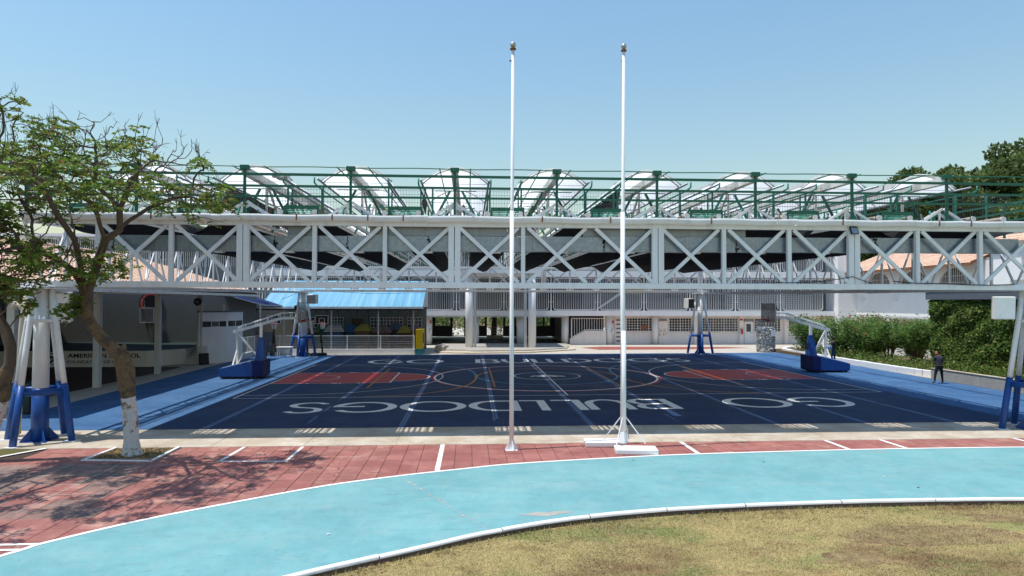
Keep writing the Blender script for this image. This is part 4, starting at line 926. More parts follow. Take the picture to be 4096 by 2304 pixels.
playhouse(-5.15,55.2,1.0,2.1,'dyel','brownp','small yellow peaked playhouse near the right end of the yard')
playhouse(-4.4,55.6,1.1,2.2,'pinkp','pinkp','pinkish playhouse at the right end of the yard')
yp = thing('yellow_panel', 'yellow play panel with teal base at the right end of the fence', 'play panel', (-3.85,54,0))
MB().box(-4.05,-3.55,53.0,55.6,.42,1.9).build('panel', M['yellow'], yp); MB().box(-4.08,-3.52,52.97,55.6,0,.42).build('base', M['tealp'], yp)
for k in range(3): MB().box(-3.545,-3.53,53.4+.6*k,53.6+.6*k,.8,1.6).build('slot', M['brownp'], yp)
for k, x in enumerate((-8.6,-7.4,-6.0,-4.9)):
    t = thing('child_table', '%s small blue child table from the left behind the fence' % ORD[k], 'table', (x,54.5,0), 'small blue tables in the play yard')
    MB().box(x-.45,x+.45,54.3,54.75,.86,.91).build('table_top', M['bluep'], t)
    for a in (-.38,.38):
        for b in (54.36,54.69): MB().beam((x+a,b,0),(x+a,b,.86),.04).build('leg', M['dark'], t)
# ---- main school building
sb = thing('school_building', 'long three-storey white school building behind the court with barred galleries', 'building', (6,66,0))
XL, XRb = -42.0, 35.3
MB().box(XL,XRb,64.3,68,2.76,3.22).build('floor_slab', M['wall'], sb); MB().box(XL,XRb,64.3,68,6.42,7.0).build('floor_slab', M['wall'], sb); MB().box(XL,XRb+.3,64.2,80,9.9,10.15).build('roof_slab', M['wall'], sb)
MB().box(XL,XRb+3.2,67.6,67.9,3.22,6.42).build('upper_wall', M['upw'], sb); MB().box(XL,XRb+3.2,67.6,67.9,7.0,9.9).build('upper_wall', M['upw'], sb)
MB().box(XL,-4.4,65.6,66,0,2.76).build('ground_wall', M['wallp'], sb)
MB().box(13.35,XRb,65.55,65.9,0,2.76).build('ground_wall', M['wallp'], sb)
for x in (-3.8,.62,4.92,9.2,13.45,17.95): MB().tube([(x,65.3,0),(x,65.3,2.75)], .36 if x < 14 else .28, 16).build('round_column', M['wall'], sb, smooth=True)
for x in (18.0,26.5,31.0,22.0):  MB().box(x-.2,x+.2,65.3,65.56,0,2.75).build('pilaster', M['wallp'], sb)
# galleries: barred panels, one mesh per panel
pnl = {}
def grille(w, h):
    key = (round(w,2), round(h,2))
    if key in pnl: return pnl[key]
    g = MB(); n = int(w/.17); r = .22
    for k in range(1,n): g.beam((-w/2+w*k/n,0,.03),(-w/2+w*k/n,0,h-.03),.03)
    fr_ = [(-w/2+r,0),(-w/2+.07,.07),(-w/2,r),(-w/2,h-r),(-w/2+.07,h-.07),(-w/2+r,h),(w/2-r,h),(w/2-.07,h-.07),(w/2,h-r),(w/2,r),(w/2-.07,.07),(w/2-r,0)]
    for a, b in zip(fr_, fr_[1:]+fr_[:1]): g.beam((a[0],0,a[1]),(b[0],0,b[1]),.055)
    o = g.build('barred_panel', M['barw'], sb); pnl[key] = o; o.location = (-1000,0,0); return o
bx_ = [-41.2+4.45*k for k in range(18)]
first = {}
for z0, h in ((3.30,2.98),(7.08,2.6)):
    for k, x in enumerate(bx_[:-1]):
        c = x+2.22; o = grille(3.95,h)
        if (3.95,h) not in first: first[3.95,h] = 1; o.location = Vector((c,64.45,z0))-ROOT[sb.name]; o.data = o.data; v0 = ROOT[sb.name]; me = o.data; me.transform(Matrix.Translation(v0))
        else:
            cc = bpy.data.objects.new('barred_panel', o.data); COL.objects.link(cc); cc.parent = sb; cc.location = Vector((c,64.45,z0))-ROOT[sb.name]
        MB().beam((x,64.45,z0-.08),(x,64.45,z0+h+.1),.09).build('gallery_post', M['barw'], sb)
        for zz in (z0+.75,z0+h-.75):
            MB().beam((x-.26,64.45,zz),(x+.26,64.45,zz),.035).build('panel_clip', M['barw'], sb)
# openings in the upper wall behind the bars
for (x0,x1,z0,z1,m_) in [(-3.1,-1.9,3.25,6.0,'blackin'),(-1.5,6.5,5.3,6.1,'glass'),(6.9,11.2,3.25,6.1,'blackin'),(12.4,15.2,4.9,6.1,'glass'),(15.6,17.3,4.9,5.9,'yellow'),(19.5,23.5,4.5,6.0,'glass'),(23.9,24.8,3.25,6.1,'glass'),(26,29.5,4.9,6.1,'glass'),(30,34.8,4.9,6.1,'glass'),(-40,-5,5.3,6.1,'glass'),(-40,34,8.2,9.3,'glass'),(25.2,25.6,3.25,6.3,'navycan'),(29.6,30.0,3.25,6.3,'navycan'),(33.2,34.9,3.25,6.3,'blackin')]:
    MB().box(x0,x1,67.54,67.59,z0,z1).build('window', M[m_], sb)
def chev():
    m = bpy.data.materials.new('chevron_paint'); m.use_nodes = True; N = m.node_tree.nodes; L = m.node_tree.links; b = N['Principled BSDF']; b.inputs['Roughness'].default_value = .8
    g = N.new('ShaderNodeNewGeometry'); s = N.new('ShaderNodeSeparateXYZ'); L.new(g.outputs['Position'], s.inputs[0])
    def mt(op, a, c=None):
        n_ = N.new('ShaderNodeMath'); n_.operation = op
        (L.new(a, n_.inputs[0]) if not isinstance(a,float) else None)
        if isinstance(c,float): n_.inputs[1].default_value = c
        elif c is not None: L.new(c, n_.inputs[1])
        return n_.outputs[0]
    pp = mt('PINGPONG', s.outputs[0], .28); zz = mt('ADD', s.outputs[2], pp); zz = mt('MULTIPLY', zz, 5.2); zz = mt('FRACT', zz); zz = mt('GREATER_THAN', zz, .5)
    mx = N.new('ShaderNodeMix'); mx.data_type = 'RGBA'; L.new(zz, mx.inputs[0]); mx.inputs[6].default_value = (.5,.5,.5,1); mx.inputs[7].default_value = (.03,.03,.035,1); L.new(mx.outputs[2], b.inputs[0]); return m
MB().box(25.7,34.8,67.50,67.535,3.25,4.85).build('chevron_panel', chev(), sb)
# stairs seen through the gallery and beside the lobby
MB().add([(12.2,66.4,3.25),(12.5,66.4,3.25),(15.2,66.4,5.0),(15.2,66.4,5.25),(15.1,66.4,5.25)],[(0,1,2,3,4)]).build('stair_flank', M['wall'], sb)
# ground floor doors and windows
def gfwin(x0, x1, z0, z1, Y=65.5, nx=None):
    w = MB().box(x0,x1,Y+.03,Y+.045,z0,z1).build('window', M['glass'], sb)
    g = MB(); n = nx or max(2,int((x1-x0)/.27)); nz = 5
    for k in range(n+1): g.beam((lerp(x0,x1,k/n),Y-.02,z0-.02),(lerp(x0,x1,k/n),Y-.02,z1+.02),.05 if k%4==0 else .03)
    for k in range(nz+1): g.beam((x0,Y-.015,lerp(z0,z1,k/nz)),(x1,Y-.015,lerp(z0,z1,k/nz)),.03)
    gg = g.build('window_grille', M['wallp'], w); gg.parent = w
    MB().box(x0-.06,x1+.06,Y-.09,Y+.05,z0-.09,z0-.03).build('window_sill', M['wallp'], w)
for a in ((15.2,17.66,1.28,2.5),(19.39,26.18,1.24,2.5),(27.83,30.44,1.24,2.46),(31.02,33.6,1.24,2.4),(-6.2,-4.75,1.2,2.5)): gfwin(*a)
def gdoor(x0, x1, m_):
    d = MB().box(x0,x1,65.47,65.545,0.02,2.42).build('door', M[m_], sb)
    MB().box(x1-.14,x1-.08,65.42,65.47,1.0,1.12).build('handle', M['chrome'], d); return d
d = gdoor(14.05,14.95,'wallp')
for k in range(6): MB().box(14.2,14.8,65.45,65.469,.25+.4*k,.38+.4*k).build('louvre', M['grey'], d)
d = gdoor(18.34,19.2,'wallp'); ntc = [MATS[n_] for n_ in ('paper','yellow_plastic','pink_cloth')]
for k in range(16): xx = 18.45+.2*(k%4)+rng.uniform(-.03,.03); zz = .85+.2*(k//4)+rng.uniform(-.05,.05); MB().box(xx-.05,xx+.05,65.455,65.468,zz-.06,zz+.06).build('notice', ntc[rng.randrange(3)], d)
MB().box(18.42,19.12,65.42,65.46,2.24,2.42).build('door_sign', M['dark'], d); text_on(MB(),'SPANISH',(18.5,65.415,2.28),(1,0,0),(0,0,1),.54,.1,bold=.02).build('sign_lettering', M['wall'], d)
d = gdoor(26.86,27.68,'wall'); MB().box(27.05,27.5,65.45,65.469,1.2,1.95).build('door_glass', M['glass'], d)
MB().box(26.8,27.72,65.42,65.46,2.2,2.4).build('door_sign', M['dark'], d); text_on(MB(),'MOTOR SKILLS',(26.86,65.415,2.25),(1,0,0),(0,0,1),.8,.1,bold=.02).build('sign_lettering', M['wall'], d)
MB().box(26.3,26.62,65.27,65.298,2.3,2.46).build('red_sign', M['redsign'], sb)
MB().box(16.6,17.2,65.40,65.46,1.42,1.85).build('notice_sheet', M['orangep'], sb)
for k in range(4): gfwin(28.0+.0, 28.0+.0+.01, 9.0, 9.01) if False else None
# lobby
MB().box(-4.0,9.3,64.9,77,-.01,.05).build('lobby_floor', M['grey'], sb)
MB().box(-4.4,-4.1,65.9,77,0,2.76).build('lobby_wall', M['wallg'], sb); MB().box(9.4,9.6,67,77,0,2.76).build('lobby_wall', M['wallg'], sb)
Yb = 75.
def bw(x0,x1,z0,z1,m_='wallg'): MB().box(x0,x1,Yb,Yb+.15,z0,z1).build('lobby_back_wall', M[m_], sb)
MB().box(-4.1,9.4,64.35,80,2.62,2.755).build('lobby_ceiling', M['wallg'], sb)
for a in ((-4.1,-3.6),(-2.0,-1.75),(-.5,1.05),(1.75,1.98),(3.75,4.0),(4.6,5.2),(5.55,7.4),(8.1,8.3),(8.9,9.4)): bw(a[0],a[1],.3,2.62,'grey')
for a in ((-3.6,-2.0),(1.05,1.75),(4.0,4.6),(7.4,8.1),(8.3,8.9),(5.2,5.55)): bw(a[0],a[1],.3,1.45,'grey'); bw(a[0],a[1],2.45,2.62,'grey')
bw(1.98,3.75,.05,.42,'wall'); bw(1.98,3.75,2.5,2.62,'grey')
lg = MB()
for (x0,x1,z0,z1) in ((-3.6,-2.0,1.45,2.45),(1.05,1.75,1.45,2.45),(4.0,4.6,1.45,2.45),(7.4,8.1,1.45,2.45),(8.3,8.9,1.45,2.45),(1.98,3.75,.42,1.3)):
    n = max(2,int((x1-x0)/.22))
    for k in range(n+1): lg.beam((lerp(x0,x1,k/n),Yb-.03,z0),(lerp(x0,x1,k/n),Yb-.03,z1),.03)
    for k in range(4): lg.beam((x0,Yb-.03,lerp(z0,z1,k/3)),(x1,Yb-.03,lerp(z0,z1,k/3)),.03)
lg.build('lobby_gate_bars', M['barw'], sb, kind='stuff')
for k in range(5): MB().beam((3.1+.13*k,Yb-.2,.45),(3.1+.13*k,Yb-.2,2.35),.035).build('gate_leaf_bar', M['barw'], sb)
# stair parapet beside the lobby
MB().add([(9.6,64.9,0),(13.1,64.9,0),(13.1,64.9,1.32),(11.1,64.9,1.32),(9.75,64.9,.62),(9.6,64.9,.62)],[(0,1,2,3,4,5)]).build('stair_parapet', M['wallp'], sb)
MB().box(9.6,13.1,66.2,66.3,0,2.7).build('stair_back', M['blackin'], sb)
st_ = MB()
for k in range(14):
    x = 9.8+.24*k; zb = lerp(.72,1.42,min(1,(x-9.8)/1.3)); st_.beam((x,64.88,zb),(x,64.88,2.48),.035)
st_.beam((9.75,64.88,2.5),(13.05,64.88,2.5),.06); st_.beam((9.75,64.88,.7),(9.75,64.88,2.5),.06); st_.beam((9.75,64.88,.68),(11.1,64.88,1.4),.06); st_.beam((11.1,64.88,1.4),(13.05,64.88,1.4),.06)
st_.build('stair_railing', M['barw'], sb)
for k in range(4): MB().box(9.65+.33*k,9.98+.33*k,64.95,66.1,.0,.62+.18*k).build('stair_step', M['grey'], sb)
# entrance portico on tall columns
po = thing('entrance_portico', 'white portico slab on two tall round columns before the lobby', 'portico', (2.8,60,0))
for x, y in ((.05,59.55),(5.45,58.95)):
    MB().tube([(x,y,.14),(x,y,6.5)], .34, 20).build('tall_column', M['wall'], po, smooth=True)
MB().box(.44,.66,59.4,59.7,.14,6.5).build('flat_post', M['wallg'], po); MB().box(4.75,4.98,58.8,59.1,.14,6.5).build('flat_post', M['wallg'], po)
MB().box(-.5,6.1,58.4,64.2,6.5,6.95).build('portico_slab', M['wall'], po)
# platform and steps
MB_ = MB().prism([(-2.6,62.4),(-2.45,54.6),(-.2,53.5),(4.7,54.2),(9.0,57.4),(9.6,61.5),(9.4,64.8),(-2.9,64.8)], -.012, .07); s1 = struct('entrance_step', MB_, M['conc'])
struct('entrance_landing', MB().prism([(-2.5,62.2),(-2.1,56.4),(-.3,56.0),(.2,55.0),(4.6,55.5),(8.4,58.2),(9.0,61.4),(9.2,64.8),(-2.5,64.8)], .0705, .14), M['concg'])
tag(MB().prism([(-2.75,56.2),(-2.0,56.0),(-1.9,58.4),(-2.7,58.6)], 0, .42).build('concrete_block', M['conc'], bevel=.05), 'pale concrete end block of the entrance steps', 'block')
struct('red_walkway', MB().sheet([(11.1,57.74),(9.9,60.6),(11.92,61.9),(23.5,61.1),(25,59.7),(18,57.9)], -.006), M['keyred'] if False else mat('red_walk_paint', (.3,.09,.07), .8, 2, .15))
# fire extinguishers with signs
for k, (x, y, lab) in enumerate(((-3.55,64.9,'red-signed extinguisher on the round column left of the lobby'),(13.75,64.86,'extinguisher on the column between stairs and louvred door'),(26.5,65.22,'extinguisher on the wall beside the MOTOR SKILLS door'))):
    t = thing('fire_extinguisher', lab, 'extinguisher', (x,y,.95), 'wall fire extinguishers')
    MB().lathe([(0,0),(.08,0),(.085,.05),(.085,.42),(.05,.5),(.025,.52),(.025,.58),(0,.58)], (x,y-.05,.98), 12).build('cylinder', M['wall'] if k < 2 else M['redsign'], t, smooth=True)
    MB().tube([(x-.02,y-.05,1.55),(x-.15,y-.05,1.5),(x-.2,y-.05,1.25)], .015, 5).build('hose', M['dark'], t)
    if k < 2: MB().box(x-.08,x+.08,y-.03,y-.01,2.05,2.3).build('sign', M['redsign'], t)
# ---- right building with arched windows
rb = thing('arched_building', 'white building with arched barred windows and terracotta eaves at right', 'building', (40,55,0))
XR = 37.2
MB().box(35.35,37.2,63.7,66.0,0,8.6).build('end_wall', M['wall'], rb)
# facade with arched openings built as strips
ops = [(60.25,1.75),(55.35,1.75),(50.4,1.75)]
zs, zi = 4.9, 5.6
def facade(y0, y1, z0, z1): MB().box(XR,XR+.35,y0,y1,z0,z1).build('wall', M['wall'], rb)
facade(45,64.6,2.86,zs)
ed = [45]+[v for c, w in sorted((c,w) for c, w in ops) for v in (c-w, c+w)]+[64.6]
for a, b in zip(ed[0::2], ed[1::2]): facade(a,b,zs,zi)
for c, w in ops:
    n = 14; top = 7.3; P = [(c-w*math.cos(math.pi*k/n), zi+1.15*math.sin(math.pi*k/n)) for k in range(n+1)]
    m_ = MB()
    for (ya,za),(yb,zb_) in zip(P[:-1],P[1:]): m_.add([(XR,ya,za),(XR,yb,zb_),(XR,yb,top),(XR,ya,top),(XR+.35,ya,za),(XR+.35,yb,zb_),(XR+.35,yb,top),(XR+.35,ya,top)],[(3,2,1,0),(4,5,6,7),(0,1,5,4)])
    m_.build('arch_wall', M['wall'], rb)
    g = MB().add([(XR+.2,c-w,zs),(XR+.2,c+w,zs)]+[(XR+.2,y,z) for y, z in P[::-1]],[tuple(range(n+3))]).build('window', M['glass'], rb)
    q = MB()
    for k in range(17):
        y = c-w+2*w*k/16; u = (y-c)/w; zt_ = zi+1.15*math.sqrt(max(0,1-u*u)); q.beam((XR+.1,y,zs),(XR+.1,y,zt_),.035)
    for z in (5.25,5.6,6.1): 
        hw_ = w*math.sqrt(max(0,1-max(0,(z-zi)/1.15)**2)); q.beam((XR+.1,c-hw_,z),(XR+.1,c+hw_,z),.035)
    q.build('window_grille', M['wallp'], rb)
prev = 64.6
for c, w in ops+[(44,0)]: facade(c+w,prev,zi,7.3); prev = c-w
for y in (57.8,62.9,52.9): MB().box(XR-.09,XR-.002,y-.5,y+.5,4.35,4.5).build('capital', M['wall'], rb); MB().box(XR-.06,XR-.003,y-.42,y+.42,4.18,4.28).build('capital', M['wall'], rb)
for y in (46,50,54.2,58.6,63): MB().box(XR+.05,XR+.4,y-.5,y+.5,0,2.86).build('pillar', M['wallp'], rb)
MB().box(XR+2,XR+2.2,45,65,0,2.86).build('inner_wall', M['wallp'], rb); MB().box(XR,XR+2,45,64.6,2.7,2.85).build('gallery_ceiling', M['wallg'], rb)
tiled(MB(), (36.1,66,6.9),(36.1,47.2,6.9),(41.5,66,9.0),(41.5,47.2,9.0), 64, 16).build('roof_tiles', M['tileroof'], rb, kind='stuff')
MB().add([(36.12,47.2,6.86),(41.5,47.2,8.96),(41.5,66,8.96),(36.12,66,6.86)],[(0,1,2,3)]).build('roof_soffit', M['brownp'], rb)
MB().add([(36.0,47.15,6.78),(41.5,47.15,8.85),(41.5,47.15,9.1),(36.0,47.15,7.02)],[(3,2,1,0)]).build('verge_board', M['orangep'], rb); MB().box(36.02,36.1,47.2,66,6.74,6.9).build('fascia', M['orangep'], rb)
tb = thing('tall_white_block', 'plain white building block with tiled top behind the ivy at far right', 'building', (42,38,0))
MB().box(37.5,50,26,46.9,0,8.3).build('wall', M['wall'], tb); MB().box(37.42,37.5,41,41.3,6.2,6.35).build('wall_lamp', M['steel2'], tb)
tiled(MB(), (36.8,47.3,8.35),(36.8,26,8.35),(44,47.3,11.4),(44,26,11.4), 60, 14).build('roof_tiles', M['tileroof'], tb, kind='stuff')
# low white garden wall
tag(MB().box(31.0,31.25,36.6,62,0,1.55).build('garden_wall', M['wall']), 'low sunlit white wall behind the oleander shrubs', 'wall')
# ---- ivy covered kiosk
iv = thing('ivy_kiosk', 'small building wrapped in ivy with dark grey fascia at right', 'kiosk', (28,32,0))
MB().box(25.9,31,24,36.2,0,4.15).build('wall', M['wallg'], iv); MB().box(25.35,31.3,23.6,36.65,4.18,4.64).build('fascia', M['grey'], iv); MB().box(25.3,31.4,23.5,36.7,4.645,4.72).build('roof_sheet', M['wall'], iv)
# ---- kerbs and planter walls
pk = thing('planter_kerb', 'white painted block kerb curving along the oleander bed', 'kerb', (24.8,45,0))
path = [(26.9,56.1),(25.35,54.3),(24.95,51.0),(24.75,47.5),(24.62,44),(24.58,41),(24.56,38),(24.7,36.1),(25.3,35.2)]; sp = smooth(path, 3)
for a, b in zip(sp[:-1], sp[1:]):
    a_ = Vector((*a,0)); b_ = Vector((*b,0)); MB().beam(a_.lerp(b_,.008)+Vector((.15,0,.17+rng.uniform(-.01,.01))), a_.lerp(b_,.992)+Vector((.15,0,.17+rng.uniform(-.01,.01))), .3, .36).build('kerb_block', M['kerbw'], pk, bevel=.02)
gw = thing('planter_wall', 'grey concrete low planter wall under the ivy', 'wall', (24.4,31,0))
ys = [34.7,32.85,31.2,29.6,27.9,26,24]
for a, b in zip(ys[:-1], ys[1:]): MB().box(24.25,24.5,b+.006,a-.006,0,.56+rng.uniform(-.006,.006)).build('wall_block', M['concg'], gw, bevel=.012)
MB().box(24.5,25.4,34.45,34.7,0,.56).build('wall_block', M['concg'], gw, bevel=.012); MB().box(24.22,24.54,24,34.72,.568,.585).build('coping', M['conc'], gw)
struct('planter_soil', MB().prism([(24.85,55),(24.75,44),(24.8,36.2),(26,35.2),(26,24.2),(24.45,24.2),(24.45,34.5),(31,34.9),(31,57),(27,56)][0:3]+[(25.4,35.4),(31,36.4),(31,57),(27,56)], 0, .22), M['soil'])
struct('planter_bed', MB().prism([(24.5,24),(25.9,24),(25.9,34.4),(24.5,34.4)], 0, .5), M['soil'])
# tree planter beside the tower and grass corner
tp = thing('tree_planter', 'square straw-filled planter with white painted edge round the tree', 'planter', (-8.7,18.6,0))
def pq(P, z, m_, n_): return MB().sheet(P, z).build(n_, m_, tp)
MB().prism([(-9.5,19.3),(-9.55,17.9),(-7.9,17.72),(-7.9,19.3)], -.19, -.03).build('soil', M['straw'], tp)
for a, b in (((-9.53,19.35),(-9.6,17.84)),((-9.62,17.86),(-7.82,17.67)),((-7.87,17.65),(-7.87,19.35))): MB().beam((*a,-.01),(*b,-.01),.085,.06).build('edge_strip', M['kerbw'], tp)
n = 1500; X = nrg.uniform(-9.45,-7.95,n); Y = nrg.uniform(17.9,19.25,n); a = nrg.uniform(0,6.28,n); l = nrg.uniform(.03,.1,n); z0 = nrg.uniform(-.03,.015,n)
dx, dy = np.cos(a)*l, np.sin(a)*l; V = np.stack([np.stack([X,Y,z0],1),np.stack([X+.012,Y+.012,z0],1),np.stack([X+dx,Y+dy,z0+nrg.uniform(0,.05,n)],1)],1).reshape(-1,3)
o = npmesh('straw', V, np.arange(3*n).reshape(-1,3), M['straw'], tp); o['kind'] = 'stuff'
# small lawn corner at the far left with white edge
struct('corner_bed', MB().prism([(-11.4,19.25),(-11.95,18.35),(-13.5,16),(-16,16),(-16,19.25)], -.19, .012), mat('corner_grass', (.11,.10,.03), .95, 4, .35, bump=.8, bs=40))
MB().ribbon([(-11.35,19.3),(-11.9,18.3),(-13.4,16)], .12, .0165).build('painted_line', M['kerbw'], paver)
struct('bed_apron', MB().sheet([(24.46,34.75),(24.5,37.6),(24.62,37.4),(25.2,35.6),(25.2,34.75)], .004), M['conc'])
# ================================================================== OBJECTS ON THE COURT
def hoop(bx0, bx1, cy, board_x, label, rear=.72):
    """wheeled competition hoop; bx0 is the tall end of the base nearest the court, bx1 its low rear end"""
    s = 1 if bx1 > bx0 else -1                                  # direction away from the court
    t = thing('portable_hoop', label, 'basketball hoop', ((bx0+bx1)/2, cy, 0), 'wheeled basketball hoops')
    y0, y1 = cy-.72, cy+.72; za, zb = .97, .52
    def wedge(xa, xb, z0a, z0b, z1a, z1b, ya, yb): return MB().add([(xa,ya,z0a),(xb,ya,z0b),(xb,yb,z0b),(xa,yb,z0a),(xa,ya,z1a),(xb,ya,z1b),(xb,yb,z1b),(xa,yb,z1a)],[(3,2,1,0),(4,5,6,7),(0,1,5,4),(1,2,6,5),(2,3,7,6),(3,0,4,7)])
    xm = bx0+s*.5
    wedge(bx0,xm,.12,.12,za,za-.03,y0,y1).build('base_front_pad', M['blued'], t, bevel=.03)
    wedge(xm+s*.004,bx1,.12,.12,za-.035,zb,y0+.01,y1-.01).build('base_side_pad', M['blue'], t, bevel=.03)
    wedge(bx0+s*.06,bx1-s*.06,.07,.07,.13,.13,y0+.08,y1-.08).build('chassis', M['dark'], t)
    wedge(xm+s*.15,bx1-s*.12,za-.06,zb+.03,za-.02,zb+.055,y0+.2,y1-.2).build('top_plate', M['steel'], t)
    for x in (bx0+s*.35,bx0+s*.6,bx1-s*.2):
        for y in (y0+.12,y1-.12):
            w = MB().tube([(x,y-.025,.07),(x,y+.025,.07)], .066, 12).build('wheel', M['blackpl'], t); MB().beam((x,y,.07),(x,y,.13),.03).build('caster', M['chrome'], t)
    # front mast with tapered pad
    xp = bx0+s*.28; wedge(bx0+s*.03,bx0+s*.55,za-.02,za-.03,2.12,2.12,cy-.18,cy+.18)
    MB().add([(bx0+s*.04,cy-.24,.95),(bx0+s*.55,cy-.24,.93),(bx0+s*.55,cy+.24,.93),(bx0+s*.04,cy+.24,.95),(xp-s*.11,cy-.13,2.12),(xp+s*.08,cy-.13,2.12),(xp+s*.08,cy+.13,2.12),(xp-s*.11,cy+.13,2.12)],[(4,5,6,7),(0,1,5,4),(1,2,6,5),(2,3,7,6),(3,0,4,7)]).build('mast_pad', M['blue'], t)
    MB().beam((xp,cy,2.1),(xp,cy,2.78),.13,.15).build('mast', M['steel'], t)
    xr = bx1-s*rear
    MB().beam((xr,cy,.62),(xr,cy,2.42),.10,.12).build('rear_post', M['steel'], t)
    for e in (-1,1): MB().beam((xr+s*.1,cy+e*.45,.62),(xr,cy+e*.03,1.45),.06).build('rear_brace', M['steel'], t)
    MB().beam((xr-s*.02,cy-.09,.62),(xr-s*.3,cy-.02,1.3),.05).build('rear_brace', M['steel'], t)
    MB().beam((xr-s*.05,cy,2.3),(bx0+s*.5,cy,1.15),.085).build('tie_strut', M['steel'], t)
    # boom
    xe = board_x+s*1.05; A = Vector((xr+s*.1,cy,2.42)); B = Vector((xe,cy,3.12)); C_ = Vector((board_x+s*.06,cy,3.14))
    for e in (-.16,.16):
        o = Vector((0,e,0)); MB().beam(A+o,B+o,.06,.13).build('boom_beam', M['steel'], t); MB().beam(B+o,C_+o,.06,.13).build('boom_beam', M['steel'], t)
        u = Vector((0,e,.27)); MB().tube([A+o+Vector((-s*.02,0,.05)),A+u+Vector((-s*.25,0,-.02)),B+u*1.0,C_+u], .028, 6).build('boom_top_tube', M['steel'], t, smooth=True)
        for q in (.2,.45,.7,.95): MB().beam(A.lerp(B,q)+o,A.lerp(B,q)+u,.03).build('boom_rung', M['steel'], t)
        MB().beam(B.lerp(C_,.5)+o,B.lerp(C_,.5)+u,.03).build('boom_rung', M['steel'], t)
    MB().beam(A+Vector((0,-.2,0)),A+Vector((0,.2,0)),.14).build('boom_pivot', M['steel'], t)
    # board
    bz0, bz1 = 2.9, 3.95; w = .92
    MB().box(min(board_x,board_x-s*.02),max(board_x,board_x-s*.02),cy-w,cy+w,bz0,bz1).build('backboard', M['acryl'], t)
    fr = MB(); xf = board_x+s*.02
    for z in (bz0,bz1): fr.beam((xf,cy-w,z),(xf,cy+w,z),.05)
    for y in (cy-w,cy+w): fr.beam((xf,y,bz0),(xf,y,bz1),.05)
    fr.build('backboard_frame', M['steel2'], t)
    ln = MB(); xl = board_x-s*.026
    for (ya,yb,za_,zb_) in ((-.3,.3,3.05,3.05),(-.3,.3,3.5,3.5),(-.3,-.3,3.05,3.5),(.3,.3,3.05,3.5)): ln.beam((xl,cy+ya,za_),(xl,cy+yb,zb_),.012,.05)
    ln.build('target_square', M['linew'], t)
    fr2 = MB(); 
    for a, b in (((xf,cy-.5,bz0),(xf+s*.25,cy-.1,3.1)),((xf,cy+.5,bz0),(xf+s*.25,cy+.1,3.1)),((xf,cy-.5,bz1),(xf+s*.3,cy-.15,3.3)),((xf,cy+.5,bz1),(xf+s*.3,cy+.15,3.3))): fr2.beam(a,b,.04)
    fr2.build('board_brace', M['steel2'], t)
    rx = board_x-s*.43; R_ = .23
    MB().tube([(rx+R_*math.cos(k*math.pi/10),cy+R_*math.sin(k*math.pi/10),3.02) for k in range(21)], .016, 6).build('rim', M['redr'], t, smooth=True)
    MB().add([(board_x-s*.02,cy-.12,2.92),(board_x-s*.02,cy+.12,2.92),(board_x-s*.02,cy+.12,3.05),(board_x-s*.02,cy-.12,3.05),(rx+s*.23,cy-.09,3.0),(rx+s*.23,cy+.09,3.0),(rx+s*.23,cy+.09,3.035),(rx+s*.23,cy-.09,3.035)],[(0,1,2,3),(4,7,6,5),(0,4,5,1),(3,2,6,7),(0,3,7,4),(1,5,6,2)]).build('rim_bracket', M['redr'], t)
    net(t, (rx,cy,3.02), R_)
    for y in (-.62,.62): MB().lathe([(0,-.14),(.12,-.1),(.15,0),(.12,.12),(0,.14)], (board_x+s*.12,cy+y,3.68), 10).build('board_pad', M['dark'] , t, smooth=True)
    return t
def net(t, c, R_, m_='netw', h=.42):
    g = MB(); n = 12
    for d in (1,-1):
        for k in range(n):
            P = []
            for q in range(5):
                a = 2*math.pi*(k+d*q*.5)/n; r = lerp(R_, R_*.55, (q/4)**.7); P.append((c[0]+r*math.cos(a), c[1]+r*math.sin(a), c[2]-h*q/4))
            g.tube(P, .007, 3, False)
    g.build('net', M[m_], t)
hoop(-10.62,-12.85,36.95,-8.80,'wheeled basketball hoop with blue padded base at the left end of court')
hoop(19.6,21.85,38.85,17.35,'wheeled basketball hoop with navy padded base at the right end of court', 1.07)
